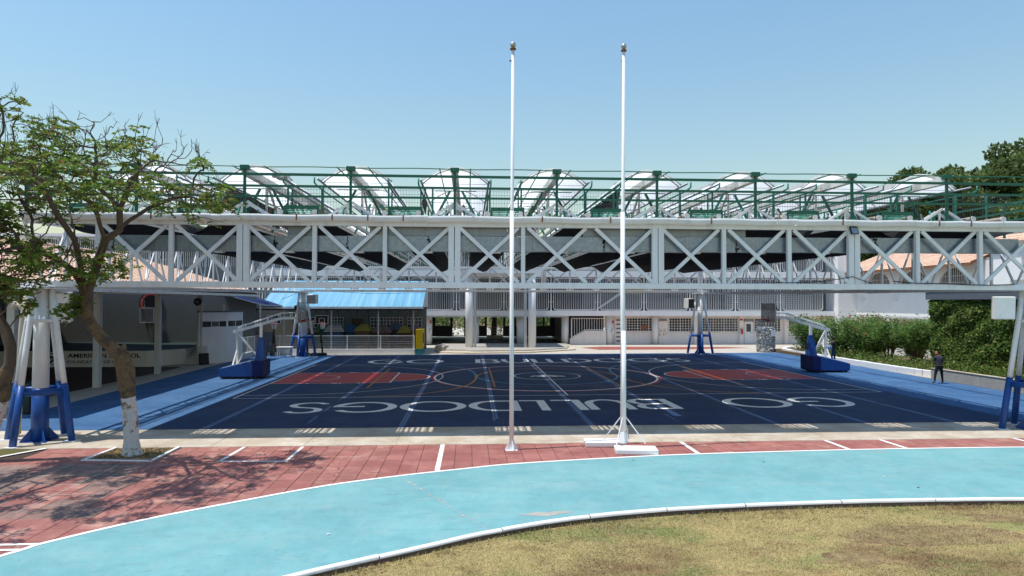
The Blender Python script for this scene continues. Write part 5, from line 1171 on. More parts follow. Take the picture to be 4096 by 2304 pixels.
def small_hoop(x, y, face, label):
    t = thing('pole_hoop', label, 'basketball hoop', (x,y,0), 'small black pole hoops by the yard fence'); f = Vector((math.sin(face),-math.cos(face),0)); r = Vector((f.y*-1,f.x,0))
    c = Vector((x,y,0))
    MB().rbox(c+f*.1+Vector((-.25,0,.09)), (1.25,.75,.17), face).build('base', M['blackpl'], t, bevel=.05)
    MB().tube([c+Vector((.12,.1,.1)),c+Vector((0,0,1.6)),c+Vector((-.05,0,3.0))], [.055,.05,.045], 8).build('pole', M['dark'], t); MB().tube([c+Vector((.0,0,.9)),c+Vector((0,0,1.5))], .075, 8).build('pole_sleeve', M['blackpl'], t)
    for e in (-.35,.35): MB().beam(c+r*e+Vector((-.3,0,.15)), c+Vector((.03,.05,.75)), .025).build('brace', M['dark'], t)
    bc_ = c+f*.22+Vector((0,0,2.68)); MB().rbox(bc_,(1.0,.04,.68),face).build('backboard', M['dark'], t)
    g = MB(); q = bc_+f*.026
    def bar(a0,b0,a1,b1): g.beam(q+r*a0+Vector((0,0,b0)), q+r*a1+Vector((0,0,b1)), .03,.03)
    for (a0,b0,a1,b1) in ((-.46,-.3,.46,-.3),(-.46,.3,.46,.3),(-.46,-.3,-.46,.3),(.46,-.3,.46,.3),(-.2,-.2,.2,-.2),(-.2,.1,.2,.1),(-.2,-.2,-.2,.1),(.2,-.2,.2,.1)): bar(a0,b0,a1,b1)
    g.build('board_lines', M['wall'], t)
    rc = c+f*.55+Vector((0,0,2.42)); MB().tube([rc+r*(.22*math.cos(k*math.pi/8))+f*(.22*math.sin(k*math.pi/8)) for k in range(17)], .014, 5).build('rim', M['redr'], t); net(t, rc, .22)
    MB().beam(c+Vector((0,0,2.45)),rc-f*.22,.04).build('rim_arm', M['redr'], t)
small_hoop(-11.05,52.35,math.radians(22),'black pole hoop with tilted dark backboard beside the far left tower')
small_hoop(-14.5,52.3,math.radians(15),'black pole hoop with white-edged backboard near the booth fence')
# white table, little stool, dark cabinet
tb_ = thing('white_table', 'small white plastic table at the foot of the far left tower', 'table', (-13.3,50.7,0))
MB().box(-13.85,-12.75,50.4,51.15,.70,.74).build('table_top', M['barw'], tb_, bevel=.01)
for x in (-13.72,-12.88):
    for y in (50.5,51.05): MB().tube([(x,y,.7),(x+(.04 if x>-13.3 else -.04),y,0)], [.045,.03], 8).build('leg', M['barw'], tb_)
st = thing('low_stool', 'low dark stool with pale frame near the booth', 'stool', (-14.3,51.2,0))
MB().box(-14.6,-14.0,51.0,51.4,.36,.42).build('seat', M['dark'], st)
for x in (-14.56,-14.04):
    for y in (51.04,51.36): MB().beam((x,y,0),(x,y,.36),.04).build('leg', M['wallg'], st)
cb = thing('grey_cabinet', 'dark blue-grey metal cabinet behind the left hoop base', 'cabinet', (-14.9,52.4,0))
MB().box(-15.3,-14.6,52.1,52.6,0.05,1.75).build('body', M['grey'], cb); MB().box(-14.72,-14.68,52.08,52.1,.8,.95).build('handle', M['steel2'], cb); MB().box(-15.25,-14.65,52.085,52.099,.15,1.65).build('door', M['grey'], cb)
# ---- bottle cage
bn = thing('bottle_cage', 'round wire cage bin packed with crushed plastic bottles near the oleanders', 'recycling cage', (24.2,55.2,0))
cx, cy, R_ = 24.3, 54.9, .72
w_ = MB()
for k in range(20): a = k*math.pi/10; w_.tube([(cx+R_*math.cos(a),cy+R_*math.sin(a),.05),(cx+R_*math.cos(a),cy+R_*math.sin(a),2.1),(cx+R_*.72*math.cos(a),cy+R_*.72*math.sin(a),2.5)], .009, 3)
w_.build('cage_wire', M['grey'], bn)
for z in (.05,.55,1.0,1.5,2.1,2.5): MB().tube([(cx+(R_ if z < 2.4 else R_*.72)*math.cos(k*math.pi/12),cy+(R_ if z < 2.4 else R_*.72)*math.sin(k*math.pi/12),z) for k in range(25)], .02, 5).build('hoop_band', M['grey'], bn)
me = MB()
for k in range(420):
    a = rng.uniform(0,6.283); r = R_*.93*math.sqrt(rng.random()) if k > 250 else R_*.9; z = rng.uniform(.1,1.85 if k <= 250 else 1.95)
    if k > 330: z = rng.uniform(1.8,1.98)
    p = Vector((cx+r*math.cos(a),cy+r*math.sin(a),z)); d = Vector((rng.uniform(-1,1),rng.uniform(-1,1),rng.uniform(-1,1))).normalized()*.11
    me.tube([p-d,p-d*.2,p+d*.6,p+d], [.045,.05,.045,.015], 5)
me.build('plastic_bottles', M['bottle'], bn, kind='stuff')
MB().rbox((cx+.35,cy-.66,1.55),(.55,.015,.5),.45).build('notice_sheet', M['wall'], bn)
for a in (.8,2.4,3.9,5.5): MB().tube([(cx+.6*math.cos(a),cy+.6*math.sin(a),0),(cx+.6*math.cos(a),cy+.6*math.sin(a),.06)], .04, 6).build('foot', M['dark'], bn)
# ---- recycling bin behind the left tower
rbn = thing('recycling_bin', 'dark green recycling bin behind the left tower with pale symbol', 'bin', (-15.7,25.5,0))
x0_, y0_ = -15.7, 25.5
MB().add([(x0_-.3,y0_-.3,.02),(x0_+.3,y0_-.3,.02),(x0_+.3,y0_+.3,.02),(x0_-.3,y0_+.3,.02),(x0_-.36,y0_-.36,1.0),(x0_+.36,y0_-.36,1.0),(x0_+.36,y0_+.36,1.0),(x0_-.36,y0_+.36,1.0)],[(3,2,1,0),(4,5,6,7),(0,1,5,4),(1,2,6,5),(2,3,7,6),(3,0,4,7)]).build('body', M['stageg'], rbn, bevel=.03)
MB().rbox((x0_,y0_,1.05),(.78,.78,.09)).build('lid', M['stageg'], rbn, bevel=.03)
sy = MB()
for k in range(3):
    a = math.radians(90+120*k); b = math.radians(90+120*(k+1)-35); p = lambda q: Vector((x0_+.02+.1*math.cos(q),y0_-.352,.72+.1*math.sin(q)))
    sy.beam(p(a),p(b),.012,.035)
sy.build('recycling_symbol', M['wallg'], rbn)
# ---- flagpoles
fp = thing('flagpole', 'white flagpole bolted to the pavers, left of the two', 'flagpole', (1.16,18.53,0), 'two white flagpoles')
MB().tube([(1.16,18.53,.02),(1.16,18.53,6.45)], [.060,.057], 20).build('lower_pole', M['steel'], fp, smooth=True); MB().tube([(1.16,18.53,6.45),(1.165,18.53,6.5),(1.18,18.53,10.86)], [.057,.047,.040], 20).build('upper_pole', M['steel'], fp, smooth=True)
def sphere(c, r, m_, name, t, n=14): return MB().lathe([(max(1e-4,r*math.sin(math.pi*k/10)), -r*math.cos(math.pi*k/10)) for k in range(11)], c, n).build(name, m_, t, smooth=True)
sphere((1.18,18.53,10.99),.082,M['chrome'],'finial',fp); MB().lathe([(.05,0),(.085,.02),(.085,.05),(.05,.07)], (1.18,18.53,10.84), 14).build('collar', M['rust'], fp, smooth=True)
for k in range(4):
    a = math.radians(20+90*k); d = Vector((math.cos(a),math.sin(a),0)); n_ = Vector((-d.y,d.x,0))*.01; c = Vector((1.16,18.53,0)); p = [c+d*.05+Vector((0,0,.012)),c+d*.19+Vector((0,0,.012)),c+d*.05+Vector((0,0,.27))]
    MB().add([q-n_ for q in p]+[q+n_ for q in p],[(0,1,2),(5,4,3),(0,3,4,1),(1,4,5,2),(2,5,3,0)]).build('gusset', M['steel'], fp)
MB().box(1.0,1.32,18.37,18.69,.0,.012).build('base_plate', M['steel'], fp); MB().beam((1.17,18.53,10.55),(1.08,18.53,10.55),.03).build('pulley', M['rust'], fp)
f2 = thing('flagpole', 'white flagpole with braces standing on two weight slabs, right of the two', 'flagpole', (4.21,18.52,0), 'two white flagpoles')
MB().tube([(4.21,18.52,.25),(4.21,18.52,3.2)], [.075,.075], 20).build('socket_tube', M['steel'], f2, smooth=True); MB().tube([(4.19,18.52,.6),(4.20,18.52,6.45)], [.064,.06], 20).build('lower_pole', M['steel'], f2, smooth=True); MB().tube([(4.20,18.52,6.45),(4.205,18.52,6.5),(4.235,18.52,10.9)], [.06,.048,.040], 20).build('upper_pole', M['steel'], f2, smooth=True)
sphere((4.235,18.52,11.02),.078,M['chrome'],'finial',f2); MB().lathe([(.05,0),(.08,.02),(.08,.05),(.05,.07)], (4.235,18.52,10.87), 14).build('collar', M['rust'], f2, smooth=True)
MB().beam((4.22,18.52,10.62),(4.14,18.52,10.62),.03).build('pulley', M['steel2'], f2)
for d in ((.55,-.22),(-.5,.3),(.26,.45),(-.28,-.4)): MB().tube([(4.21,18.52,.95),(4.21+d[0],18.52+d[1],.17)], .016, 6).build('brace_rod', M['steel'], f2)
MB().tube([(4.21,18.52,.16),(4.21,18.52,.45)], [.13,.085], 8).build('socket_foot', M['steel'], f2)
for (x,y,rz,lab) in ((4.42,17.98,-.12,'white weight slab under the right flagpole, nearer the track'),(3.78,19.0,-.05,'white weight slab behind the right flagpole')):
    wt = tag(MB().rbox((x,y,.07),(1.1,.6,.12),rz).build('weight_slab', M['kerbw'], bevel=.012), lab, 'slab', 'weight slabs of the flagpole')
# ================================================================== PEOPLE
def skin_mesh(nodes, edges, root=0):
    me = bpy.data.meshes.new('p'); me.from_pydata([n[0] for n in nodes], edges, []); ob = bpy.data.objects.new('p', me); COL.objects.link(ob)
    ob.modifiers.new('s','SKIN'); sv = me.skin_vertices[0].data
    for i, n in enumerate(nodes): sv[i].radius = n[1] if isinstance(n[1], tuple) else (n[1], n[1]); sv[i].use_root = (i == root)
    ss = ob.modifiers.new('d','SUBSURF'); ss.levels = 2; ss.render_levels = 2
    dg = bpy.context.evaluated_depsgraph_get(); out = bpy.data.meshes.new_from_object(ob.evaluated_get(dg)); bpy.data.objects.remove(ob); bpy.data.meshes.remove(me); return out
def person(loc, rz, sc, J, mats, label, classify, extra=None):
    names = list(J['n']); idx = {k: i for i, k in enumerate(names)}
    me = skin_mesh([J['n'][k] for k in names], [(idx[a], idx[b]) for a, b in J['e']])
    for m_ in mats: me.materials.append(m_)
    mi = [classify(p.center) for p in me.polygons]; me.polygons.foreach_set('material_index', mi); me.polygons.foreach_set('use_smooth', [True]*len(mi))
    root = thing('person', label, 'person', loc); root.rotation_euler = (0,0,rz); root.scale = (sc,sc,sc)
    b = bpy.data.objects.new('body', me); COL.objects.link(b); b.parent = root; ROOT[b.name] = Vector((0,0,0)); ROOT[root.name] = Vector((0,0,0))
    if extra: extra(root)
    return root
def fingers(mb, w, d, side):
    """five unequal bent fingers from wrist w along direction d"""
    w = Vector(w); d = Vector(d).normalized(); s = d.cross(Vector((0,0,1))); s = s.normalized() if s.length > .1 else Vector((1,0,0)); cu = d.cross(s)
    for k, L in enumerate((.075,.085,.08,.065)):
        o = w+d*.07+s*(-.03+.02*k); mb.tube([o,o+d*L*.5,o+d*L*.8+cu*L*.4,o+d*L*.75+cu*L*.75], [.010,.0095,.009,.007], 6)
    o = w+d*.02+s*side*.03; mb.tube([o,o+s*side*.03+d*.03,o+s*side*.03+d*.06+cu*.02], [.012,.011,.008], 6)
    mb.tube([w-d*.01,w+d*.04,w+d*.085], [.028,.04,.036], 8)
# person 1 faces +Y in local space; right side is +X
J1 = dict(n={'pel':((0,0,.90),(.15,.105)),'wst':((0,.0,1.05),(.155,.11)),'cst':((0,.02,1.25),(.185,.125)),'sho':((0,.06,1.38),(.15,.10)),'nck':((-.02,.11,1.45),.058),'hd0':((-.03,.16,1.51),(.07,.085)),'hd1':((-.04,.17,1.60),(.078,.098)),'hd2':((-.04,.15,1.67),(.055,.065)),
 'lsh':((-.185,.05,1.36),.068),'lel':((-.24,.09,1.10),.047),'lwr':((-.13,.30,1.06),.033),'rsh':((.185,.05,1.36),.068),'rel':((.25,.08,1.10),.047),'rwr':((.14,.30,1.05),.033),
 'lhp':((-.10,0,.86),.098),'lkn':((-.19,.0,.48),.066),'lan':((-.29,-.12,.10),.046),'lto':((-.38,-.03,.06),(.045,.038)),'rhp':((.10,0,.86),.098),'rkn':((.17,.06,.48),.066),'ran':((.20,.05,.09),.046),'rto':((.22,.20,.045),(.045,.036))},
 e=[('pel','wst'),('wst','cst'),('cst','sho'),('sho','nck'),('nck','hd0'),('hd0','hd1'),('hd1','hd2'),('sho','lsh'),('lsh','lel'),('lel','lwr'),('sho','rsh'),('rsh','rel'),('rel','rwr'),('pel','lhp'),('lhp','lkn'),('lkn','lan'),('lan','lto'),('pel','rhp'),('rhp','rkn'),('rkn','ran'),('ran','rto')])
def cl1(c):
    if c.z > 1.455 and abs(c.x) < .15: return 0
    if c.z < .16: return 3
    arm = abs(c.x) > .13 and c.z > .98 and (c.y > .12 or c.z < 1.16) and (abs(c.x) > .20 or c.y > .16)
    if arm and c.z < 1.17: return 0
    if c.z > .93: return 1
    return 2
def ex1(root):
    h = MB(); fingers(h,(-.13,.30,1.06),(.5,.8,.1),1); fingers(h,(.14,.30,1.05),(-.5,.8,.1),-1); h.build('hand', M['skinr'], root, smooth=True)
    MB().rbox((0,.40,1.09),(.075,.15,.012),0,.5).build('phone', M['dark'], root)
    f = MB(); f.tube([(-.04,.265,1.60),(-.04,.29,1.575),(-.04,.27,1.565)], [.012,.016,.01], 6); f.build('nose', M['skinr'], root)
    e = MB(); 
    for s in (-1,1): e.lathe([(.0001,-.02),(.012,0),(.0001,.03)], (-.04+s*.085,.17,1.59), 8)
    e.build('ears', M['skinr'], root)
    MB().tube([(-.165,0,.945),(-.11,.11,.945),(.11,.11,.945),(.165,0,.945),(.11,-.115,.945),(-.11,-.115,.945),(-.165,0,.945)], .02, 6).build('belt', M['brownp'], root)
    MB().box(.13,.18,-.02,.05,.86,.96).build('holster', M['brownp'], root)
person((23.22,32.62,0), math.radians(-8), .955, J1, [M['skinr'],M['tshirt'],M['jeans'],M['boots']], 'person in charcoal T-shirt and black trousers walking away beside the grey planter wall', cl1, ex1)
J2 = dict(n={'pel':((0,0,.93),(.14,.10)),'wst':((0,0,1.08),(.14,.10)),'cst':((0,.01,1.28),(.175,.12)),'sho':((0,.02,1.42),(.145,.095)),'nck':((0,.04,1.50),.055),'hd0':((-.01,.07,1.56),(.066,.08)),'hd1':((-.01,.07,1.66),(.076,.094)),'hd2':((-.01,.06,1.74),(.055,.062)),
 'lsh':((-.18,.02,1.40),.065),'lel':((-.30,.10,1.20),.045),'lwr':((-.26,.30,1.10),.032),'rsh':((.18,.02,1.40),.065),'rel':((.24,.02,1.12),.045),'rwr':((.18,.20,1.02),.032),
 'lhp':((-.095,0,.89),.094),'lkn':((-.13,.10,.50),.064),'lan':((-.10,-.02,.09),.045),'lto':((-.12,.13,.045),(.045,.036)),'rhp':((.095,0,.89),.094),'rkn':((.12,.03,.49),.064),'ran':((.12,-.03,.09),.045),'rto':((.13,.12,.045),(.045,.036))}, e=J1['e'])
def cl2(c):
    if c.z > 1.495 and abs(c.x) < .15: return 0
    if c.z < .13: return 3
    if abs(c.x) > .17 and c.z < 1.27 and c.z > .98 and (abs(c.x) > .19): return 0
    if c.z > .95: return 1
    return 2
def ex2(root):
    h = MB(); fingers(h,(-.26,.30,1.10),(.3,.7,-.3),1); fingers(h,(.18,.20,1.02),(-.3,.8,-.1),-1); h.build('hand', M['skin'], root, smooth=True)
    MB().lathe([(.0001,.115),(.05,.11),(.083,.075),(.096,.02),(.09,-.04),(.07,-.075),(.0001,-.08)], (-.01,.045,1.68), 14).build('hair', M['hair'], root, smooth=True)
    f = MB(); f.tube([(-.01,.155,1.665),(-.01,.185,1.635),(-.01,.16,1.62)], [.01,.015,.01], 6); f.build('nose', M['skin'], root)
person((23.66,43.2,0), math.radians(38), 1.0, J2, [M['skin'],M['tshirt2'],M['jeans2'],M['dark']], 'person in navy T-shirt and jeans carrying a water jug behind the right hoop', cl2, ex2)
jg = thing('water_jug', 'large clear blue water jug under the arm of the person in navy', 'jug', (23.36,43.2,.98))
MB().tube([(23.28,42.98,1.10),(23.30,43.03,1.10),(23.36,43.24,1.10),(23.39,43.32,1.10)], [.10,.135,.135,.11], 16).build('bottle', M['water'], jg, smooth=True); MB().tube([(23.39,43.32,1.10),(23.42,43.40,1.10)], [.05,.035], 10).build('neck', M['bluep'], jg)
# ================================================================== VEGETATION
def leaves(P, D, L, Wd, m, name, parent, fold=.25, per=1):
    """pointed leaf quads at P, along D, length L, half width Wd"""
    P = np.asarray(P); D = np.asarray(D); n = len(P); D = D/np.linalg.norm(D,axis=1,keepdims=True)
    R = nrg.normal(size=(n,3)); Sd = np.cross(D,R); Sd /= np.linalg.norm(Sd,axis=1,keepdims=True)+1e-9; N_ = np.cross(Sd,D)
    L = np.broadcast_to(np.asarray(L),(n,))[:,None]; Wd = np.broadcast_to(np.asarray(Wd),(n,))[:,None]
    a = P; b = P+D*L*.45+Sd*Wd+N_*Wd*fold; c = P+D*L-N_*Wd*.3; d = P+D*L*.45-Sd*Wd+N_*Wd*fold
    V = np.stack([a,b,c,d],1).reshape(-1,3); return npmesh(name, V, np.arange(4*n).reshape(-1,4), m, parent)
def colonize(trunk, attr, step=.16, infl=1.9, kill=.21, iters=160, up=.0, cap=7000):
    """space colonisation; trunk is a list of (pos, parent)"""
    pos = [np.array(p,float) for p, q in trunk]; par = [q for p, q in trunk]; A = np.array(attr)
    Pn = np.array(pos); d2 = ((A[:,None,:]-Pn[None,:,:])**2).sum(2); near = d2.argmin(1); dm = np.sqrt(d2.min(1))
    for it in range(iters):
        ok = (dm < infl) if it > 12 else np.ones(len(A), bool)
        if len(A) == 0 or not ok.any(): break
        grow = {}
        for i in np.where(ok)[0]: grow.setdefault(int(near[i]), []).append(A[i])
        new = []
        for k, L_ in grow.items():
            D = np.array(L_)-pos[k]; D /= np.linalg.norm(D,axis=1,keepdims=True)+1e-9; d = D.mean(0); d = d/(np.linalg.norm(d)+1e-9)+nrg.normal(size=3)*.17; d[2] += up; d /= np.linalg.norm(d)+1e-9
            new.append(len(pos)); pos.append(pos[k]+d*step); par.append(k)
        Q = np.array([pos[j] for j in new]); d2 = np.sqrt(((A[:,None,:]-Q[None,:,:])**2).sum(2)); mn = d2.min(1); am = d2.argmin(1)
        b = mn < dm; near[b] = np.array(new)[am[b]]; dm[b] = mn[b]
        k = dm > kill; A = A[k]; near = near[k]; dm = dm[k]
        if len(pos) > cap: break
    return pos, par
def branch_mesh(pos, par, r0, rmin, skip=0, expo=2.3):
    n = len(pos); kids = [[] for _ in range(n)]
    for i, p in enumerate(par):
        if p is not None: kids[p].append(i)
    r = [0]*n
    for i in reversed(range(n)):
        r[i] = rmin if not kids[i] else sum(r[k]**expo for k in kids[i])**(1/expo)
    sc = r0/r[0]; r = [max(rmin, x*sc) for x in r]
    mb = MB(); done = set()
    def chain(i, start):
        P = [start, pos[i]] if start is not None else [pos[i]]; R_ = [r[i]*1.02, r[i]] if start is not None else [r[i]]
        while kids[i]:
            ks = sorted(kids[i], key=lambda k: -r[k])
            for k in ks[1:]: stack.append((k, pos[i]))
            i = ks[0]; P.append(pos[i]); R_.append(r[i])
        if len(P) > 1: mb.tube(P, R_, 8 if R_[0] > .06 else (6 if R_[0] > .02 else 4), False)
    stack = [(0, None)]
    while stack: chain(*stack.pop())
    cnt = [1 if not kids[i] else 0 for i in range(n)]
    for i in reversed(range(n)):
        if par[i] is not None: cnt[par[i]] += cnt[i]
    return mb, cnt, kids
def P2W(x, y, Y):   # photo measurement -> place at depth Y (used once to lay out the trunk)
    d = fw + r2*((x-2048)/2745) - u2*((y-1152)/2745); t = Y/d.y; return (d.x*t, Y, CAMH+d.z*t)
def clump(p):     # leaves gather in airy clumps with gaps between
    x, y, z = p; v = math.sin(x*2.9+1.3*math.sin(z*2.1))*math.sin(y*2.3+z*1.7+.8*math.sin(x*1.9))+.55*math.sin(x*5.3+z*4.1)*math.sin(y*4.7-x*1.2)
    return 1. if v > .16 else (.35 if v > -.15 else .04)
def front_tree(name, label, tr, blob, nattr, r0, split, leafn, lw):
    """tr: trunk polyline nodes [(pos,parent)], blob: list of (center, radii) crown lobes"""
    t = thing(name, label, 'tree', tuple(tr[0][0]))
    attr = []
    for c, rad, k in blob:
        k = int(k*1.7)
        g = nrg.normal(size=(k,3)); g /= np.linalg.norm(g,axis=1,keepdims=True); g *= (nrg.random((k,1))**.45)
        attr += list(np.array(c)+g*np.array(rad))
    pos, par = colonize(tr, attr)
    mb, r, kids = branch_mesh(pos, par, r0, .0045)
    # trunk split: whitewashed below, bark above
    nt = len(split); 
    w = MB().tube([p for p, _ in split], [q for _, q in split], 14); rows = w.v[:]
    w.v = [tuple(np.array(v)+nrg.normal(size=3)*.009+.02*np.array([math.sin(v[2]*7+v[1]*19),math.cos(v[2]*9+v[0]*23),0])) for v in w.v]
    zc = 1.46
    lo = MB(); hi = MB()
    for f in w.f:
        z = sum(w.v[i][2] for i in f)/len(f); (lo if z < zc else hi).add([w.v[i] for i in f], [tuple(range(len(f)))])
    lo.build('painted_trunk', M['lime'], t, smooth=True); hi.build('trunk', M['bark'], t, smooth=True)
    mb.build('branches', M['barkd'], t, smooth=True)
    tips = [i for i in range(len(pos)) if r[i] <= 2 and i > len(tr)]
    LP, LD = [], []
    tw = MB()
    tipset = [i for i in tips if not kids[i]]
    for i in tipset:
        p = pos[i]; d0 = p-pos[par[i]]; d0 = d0/np.linalg.norm(d0)
        for q in range(1):                                     # bare twigs
            e = d0*rng.uniform(.1,.3)+np.array([rng.uniform(-.1,.1),rng.uniform(-.1,.1),rng.uniform(.05,.3)]); m0 = p+e*.55+nrg.normal(size=3)*.035; tw.tube([p,m0,p+e], [.007,.006,.004], 3, False)
            for s_ in range(2): tw.tube([m0,m0+e*rng.uniform(.3,.6)+nrg.normal(size=3)*.06], [.005,.003], 3, False)
    tw.build('twigs', M['barkd'], t, kind='stuff')
    cand = [i for i in tips]; rng.shuffle(cand)
    for i in cand:
        if fol(pos[i]) < rng.random(): continue
        for q in range(leafn):
            p = pos[i]+nrg.normal(size=3)*.06; a = rng.uniform(0,6.283); d = np.array([math.cos(a),math.sin(a),rng.uniform(-.25,.45)]); L_ = rng.uniform(.16,.32)
            side = np.cross(d,[0,0,1]); m_ = 5
            for s in range(m_):                                # pinnate leaf: leaflets in pairs
                base = p+d*L_*(s+1)/m_+np.array([0,0,-.35*L_*((s+1)/m_)**2])
                for e in (-1,1): LP.append(base); LD.append(side*e+d*.35+np.array([0,0,rng.uniform(-.35,.05)]))
    leaves(LP, LD, nrg.uniform(lw*.8,lw*1.4,len(LP)), nrg.uniform(lw*.28,lw*.42,len(LP)), M['leaf'], 'crown', t)
    return t, pos
YT = 18.3
wp = lambda x, y, Y=YT: np.array(P2W(x, y, Y))
tr = [((-8.75,18.5,0),None)]
for (x, y, Y) in ((520,1650,18.48),(508,1550,18.45),(500,1480,18.42),(487,1425,18.35),(450,1392,18.3),(402,1345,18.2),(365,1298,18.1),(345,1245,18.0),(347,1180,17.9)): tr.append((tuple(wp(x,y,Y)), len(tr)-1))
f0 = len(tr)-1
def limb(start, pts):
    par_ = start
    for (x,y,Y) in pts: tr.append((tuple(wp(x,y,Y)), par_)); par_ = len(tr)-1
    return par_
limb(f0-1, [(325,1140,17.8),(290,1080,17.5),(220,1030,17.2),(120,990,16.9)])
l2 = limb(f0, [(372,1110,17.7),(400,1020,17.4),(420,960,17.1)])
l3 = limb(l2, [(480,920,17.0),(478,840,16.8)])
limb(l3, [(440,790,16.4),(380,740,16.0),(385,650,15.8)]); limb(l3, [(520,760,17.2),(560,680,17.4)]); limb(l3, [(500,770,16.0),(540,700,15.2)])
limb(l2, [(520,880,17.2),(600,830,17.4),(700,790,17.5)]); limb(l2, [(400,900,16.6),(380,820,15.8),(300,770,15.0)]); limb(f0, [(300,960,16.9),(230,860,16.2),(180,760,15.6)])
TRM = tuple(wp(513,1588,18.46))
split = [((-8.70,18.5,-.06),.25),((-8.72,18.5,.10),.205),((-8.74,18.5,.35),.185)]+[(TRM if i < 0 else tr[i][0],q) for i, q in ((1,.178),(-1,.182),(2,.19),(3,.205),(4,.195),(5,.16),(6,.15),(7,.15),(8,.145),(9,.115))]
def fol(p):      # foliage thins out to bare twigs at the top and outer right of the crown
    x, y = p[0]/p[1], (p[2]-CAMH)/p[1]
    f = .95
    if y > .245 : f = .5
    if y > .268: f = .15
    if x > -.47 and y > .17: f = .25
    return f*clump(p)
blobs = [((-8.9,16.2,7.4),(2.2,1.9,.75),190),((-7.4,16.4,7.1),(1.5,1.7,.8),120),((-8.9,13.7,6.6),(1.5,1.5,.5),95),((-10.4,16.8,6.3),(1.5,1.5,.7),110),((-6.6,17.0,6.4),(1.1,1.3,.5),75),((-10.3,17.0,5.0),(1.6,1.4,.55),170),((-11.1,16.9,4.55),(1.1,1.0,.45),90),((-10.9,16.6,7.2),(1.2,1.4,.6),70),((-9.2,17.3,4.8),(.9,.9,.45),60),((-7.7,14.6,6.3),(1.2,1.3,.4),55)]
T1, _ = front_tree('leafy_tree', 'leaning tree with lime-washed trunk and sparse fresh leaves at left', tr, blobs, 0, .13, split, 3, .088)
# small leafy shoot on the trunk, and the broken stub
s0 = wp(345,1215,18.0); LP=[]; LD=[]; stw = MB()
for (x1,y1) in ((230,1230),(250,1290),(190,1260),(290,1180)):
    e = wp(x1,y1,17.6); stw.tube([s0,(s0+e)/2+np.array([0,0,.05]),e], [.012,.008,.004], 4, False)
    for k in range(9):
        b = s0+(e-s0)*(k+2)/11
        for q in range(8): a=rng.uniform(0,6.28); LP.append(b+nrg.normal(size=3)*.06); LD.append([math.cos(a),math.sin(a)*.6,rng.uniform(-.6,.3)])
stw.build('shoot', M['barkd'], T1); leaves(LP,LD,nrg.uniform(.08,.15,len(LP)),nrg.uniform(.03,.05,len(LP)),M['leaf'],'shoot_leaves',T1)
MB().tube([wp(478,1425,18.3),wp(492,1398,18.25),wp(497,1378,18.2)], [.12,.10,.03], 8).build('broken_stub', M['bark'], T1, smooth=True)
# second tree at the left edge
tr = [(tuple(wp(-95,1850,17.9)),None)]
for (x, y) in ((-45,1720),(-5,1600),(15,1510),(40,1455),(42,1385),(22,1320),(-10,1270),(-30,1200),(-20,1100)): tr.append((tuple(wp(x,y,17.85)), len(tr)-1))
tr.append((tuple(wp(-40,1440,17.85)),3)); tr.append((tuple(wp(-70,1300,17.7)),len(tr)-1)); tr.append((tuple(wp(-30,1000,17.4)),9)); tr.append((tuple(wp(-60,820,17.2)),len(tr)-1)); tr.append((tuple(wp(-50,640,17.0)),len(tr)-1))
split = [(tuple(wp(-110,1880,17.9)),.25)]+[(tr[i][0],q) for i, q in ((0,.235),(1,.215),(2,.205),(3,.19),(4,.105),(5,.085),(6,.075),(7,.065))]
fol = lambda p: .62*clump(p)
W3 = lambda x, y, Y, r, k: (tuple(wp(x,y,Y)), r, k)
front_tree('leafy_tree', 'second lime-washed tree cut off by the left picture edge', tr, [W3(-20,430,17.0,(.75,1.0,.45),50),W3(-120,600,17.0,(1.2,1.2,.9),80),W3(20,1000,17.2,(.8,.9,.7),70),W3(-60,850,17.0,(.9,1.0,.7),70),W3(60,1180,17.4,(.6,.7,.25),35),((-11.6,13.6,6.0),(1.5,2.0,.8),110),((-10.6,11.6,6.2),(1.1,1.0,.5),60),((-12.2,15.4,5.6),(1.0,1.2,.8),60)], 0, .13, split, 3, .10)
# ---- background trees
def bg_tree(name, label, base, h, rad, m, nleaf, lsz, grp, trunk='bark'):
    t = thing(name, label, 'tree', base, grp); b = np.array(base)
    MB().tube([b,b+[.2,0,h*.35],b+[.1,.3,h*.6]], [.35*h/15,.25*h/15,.12*h/15], 8).build('trunk', M[trunk], t, smooth=True)
    lob = MB(); P = []; D = []
    for k in range(rad[2]):
        a = rng.uniform(0,6.283); rr = math.sqrt(rng.random()); zc = rng.uniform(.42,.93)*h; wz = math.sin(math.pi*min(1,max(0,(zc/h-.25)/.8)))**.6
        c = b+np.array([math.cos(a)*rr*rad[0]*wz, math.sin(a)*rr*rad[1]*wz, zc]); s = rng.uniform(.16,.32)*rad[0]
        lob.tube([b+np.array([.1,.2,h*.45]), (b+np.array([0,0,h*.6])+c)/2, c], [.1*h/15,.06*h/15,.02], 4, False)
        n = nleaf//rad[2]; g = nrg.normal(size=(n,3)); g /= np.linalg.norm(g,axis=1,keepdims=True); g *= nrg.random((n,1))**.33; P.append(c+g*np.array([s,s,s*.62])); D.append(g+nrg.normal(size=(n,3))*.7)
    lob.build('limbs', M[trunk], t); P = np.concatenate(P); D = np.concatenate(D)
    leaves(P, D, nrg.uniform(lsz*.7,lsz*1.3,len(P)), nrg.uniform(lsz*.3,lsz*.45,len(P)), m, 'crown', t)
hl = MB(); rows = []
for a in range(9):
    y = 80+10*a; rows.append([(x, y, max(0, 9*math.exp(-((x-85)/38)**2)*(1-abs(y-115)/60))-.3) for x in range(35,150,8)])
struct('hill', hl.grid(rows), M['hill'], True)
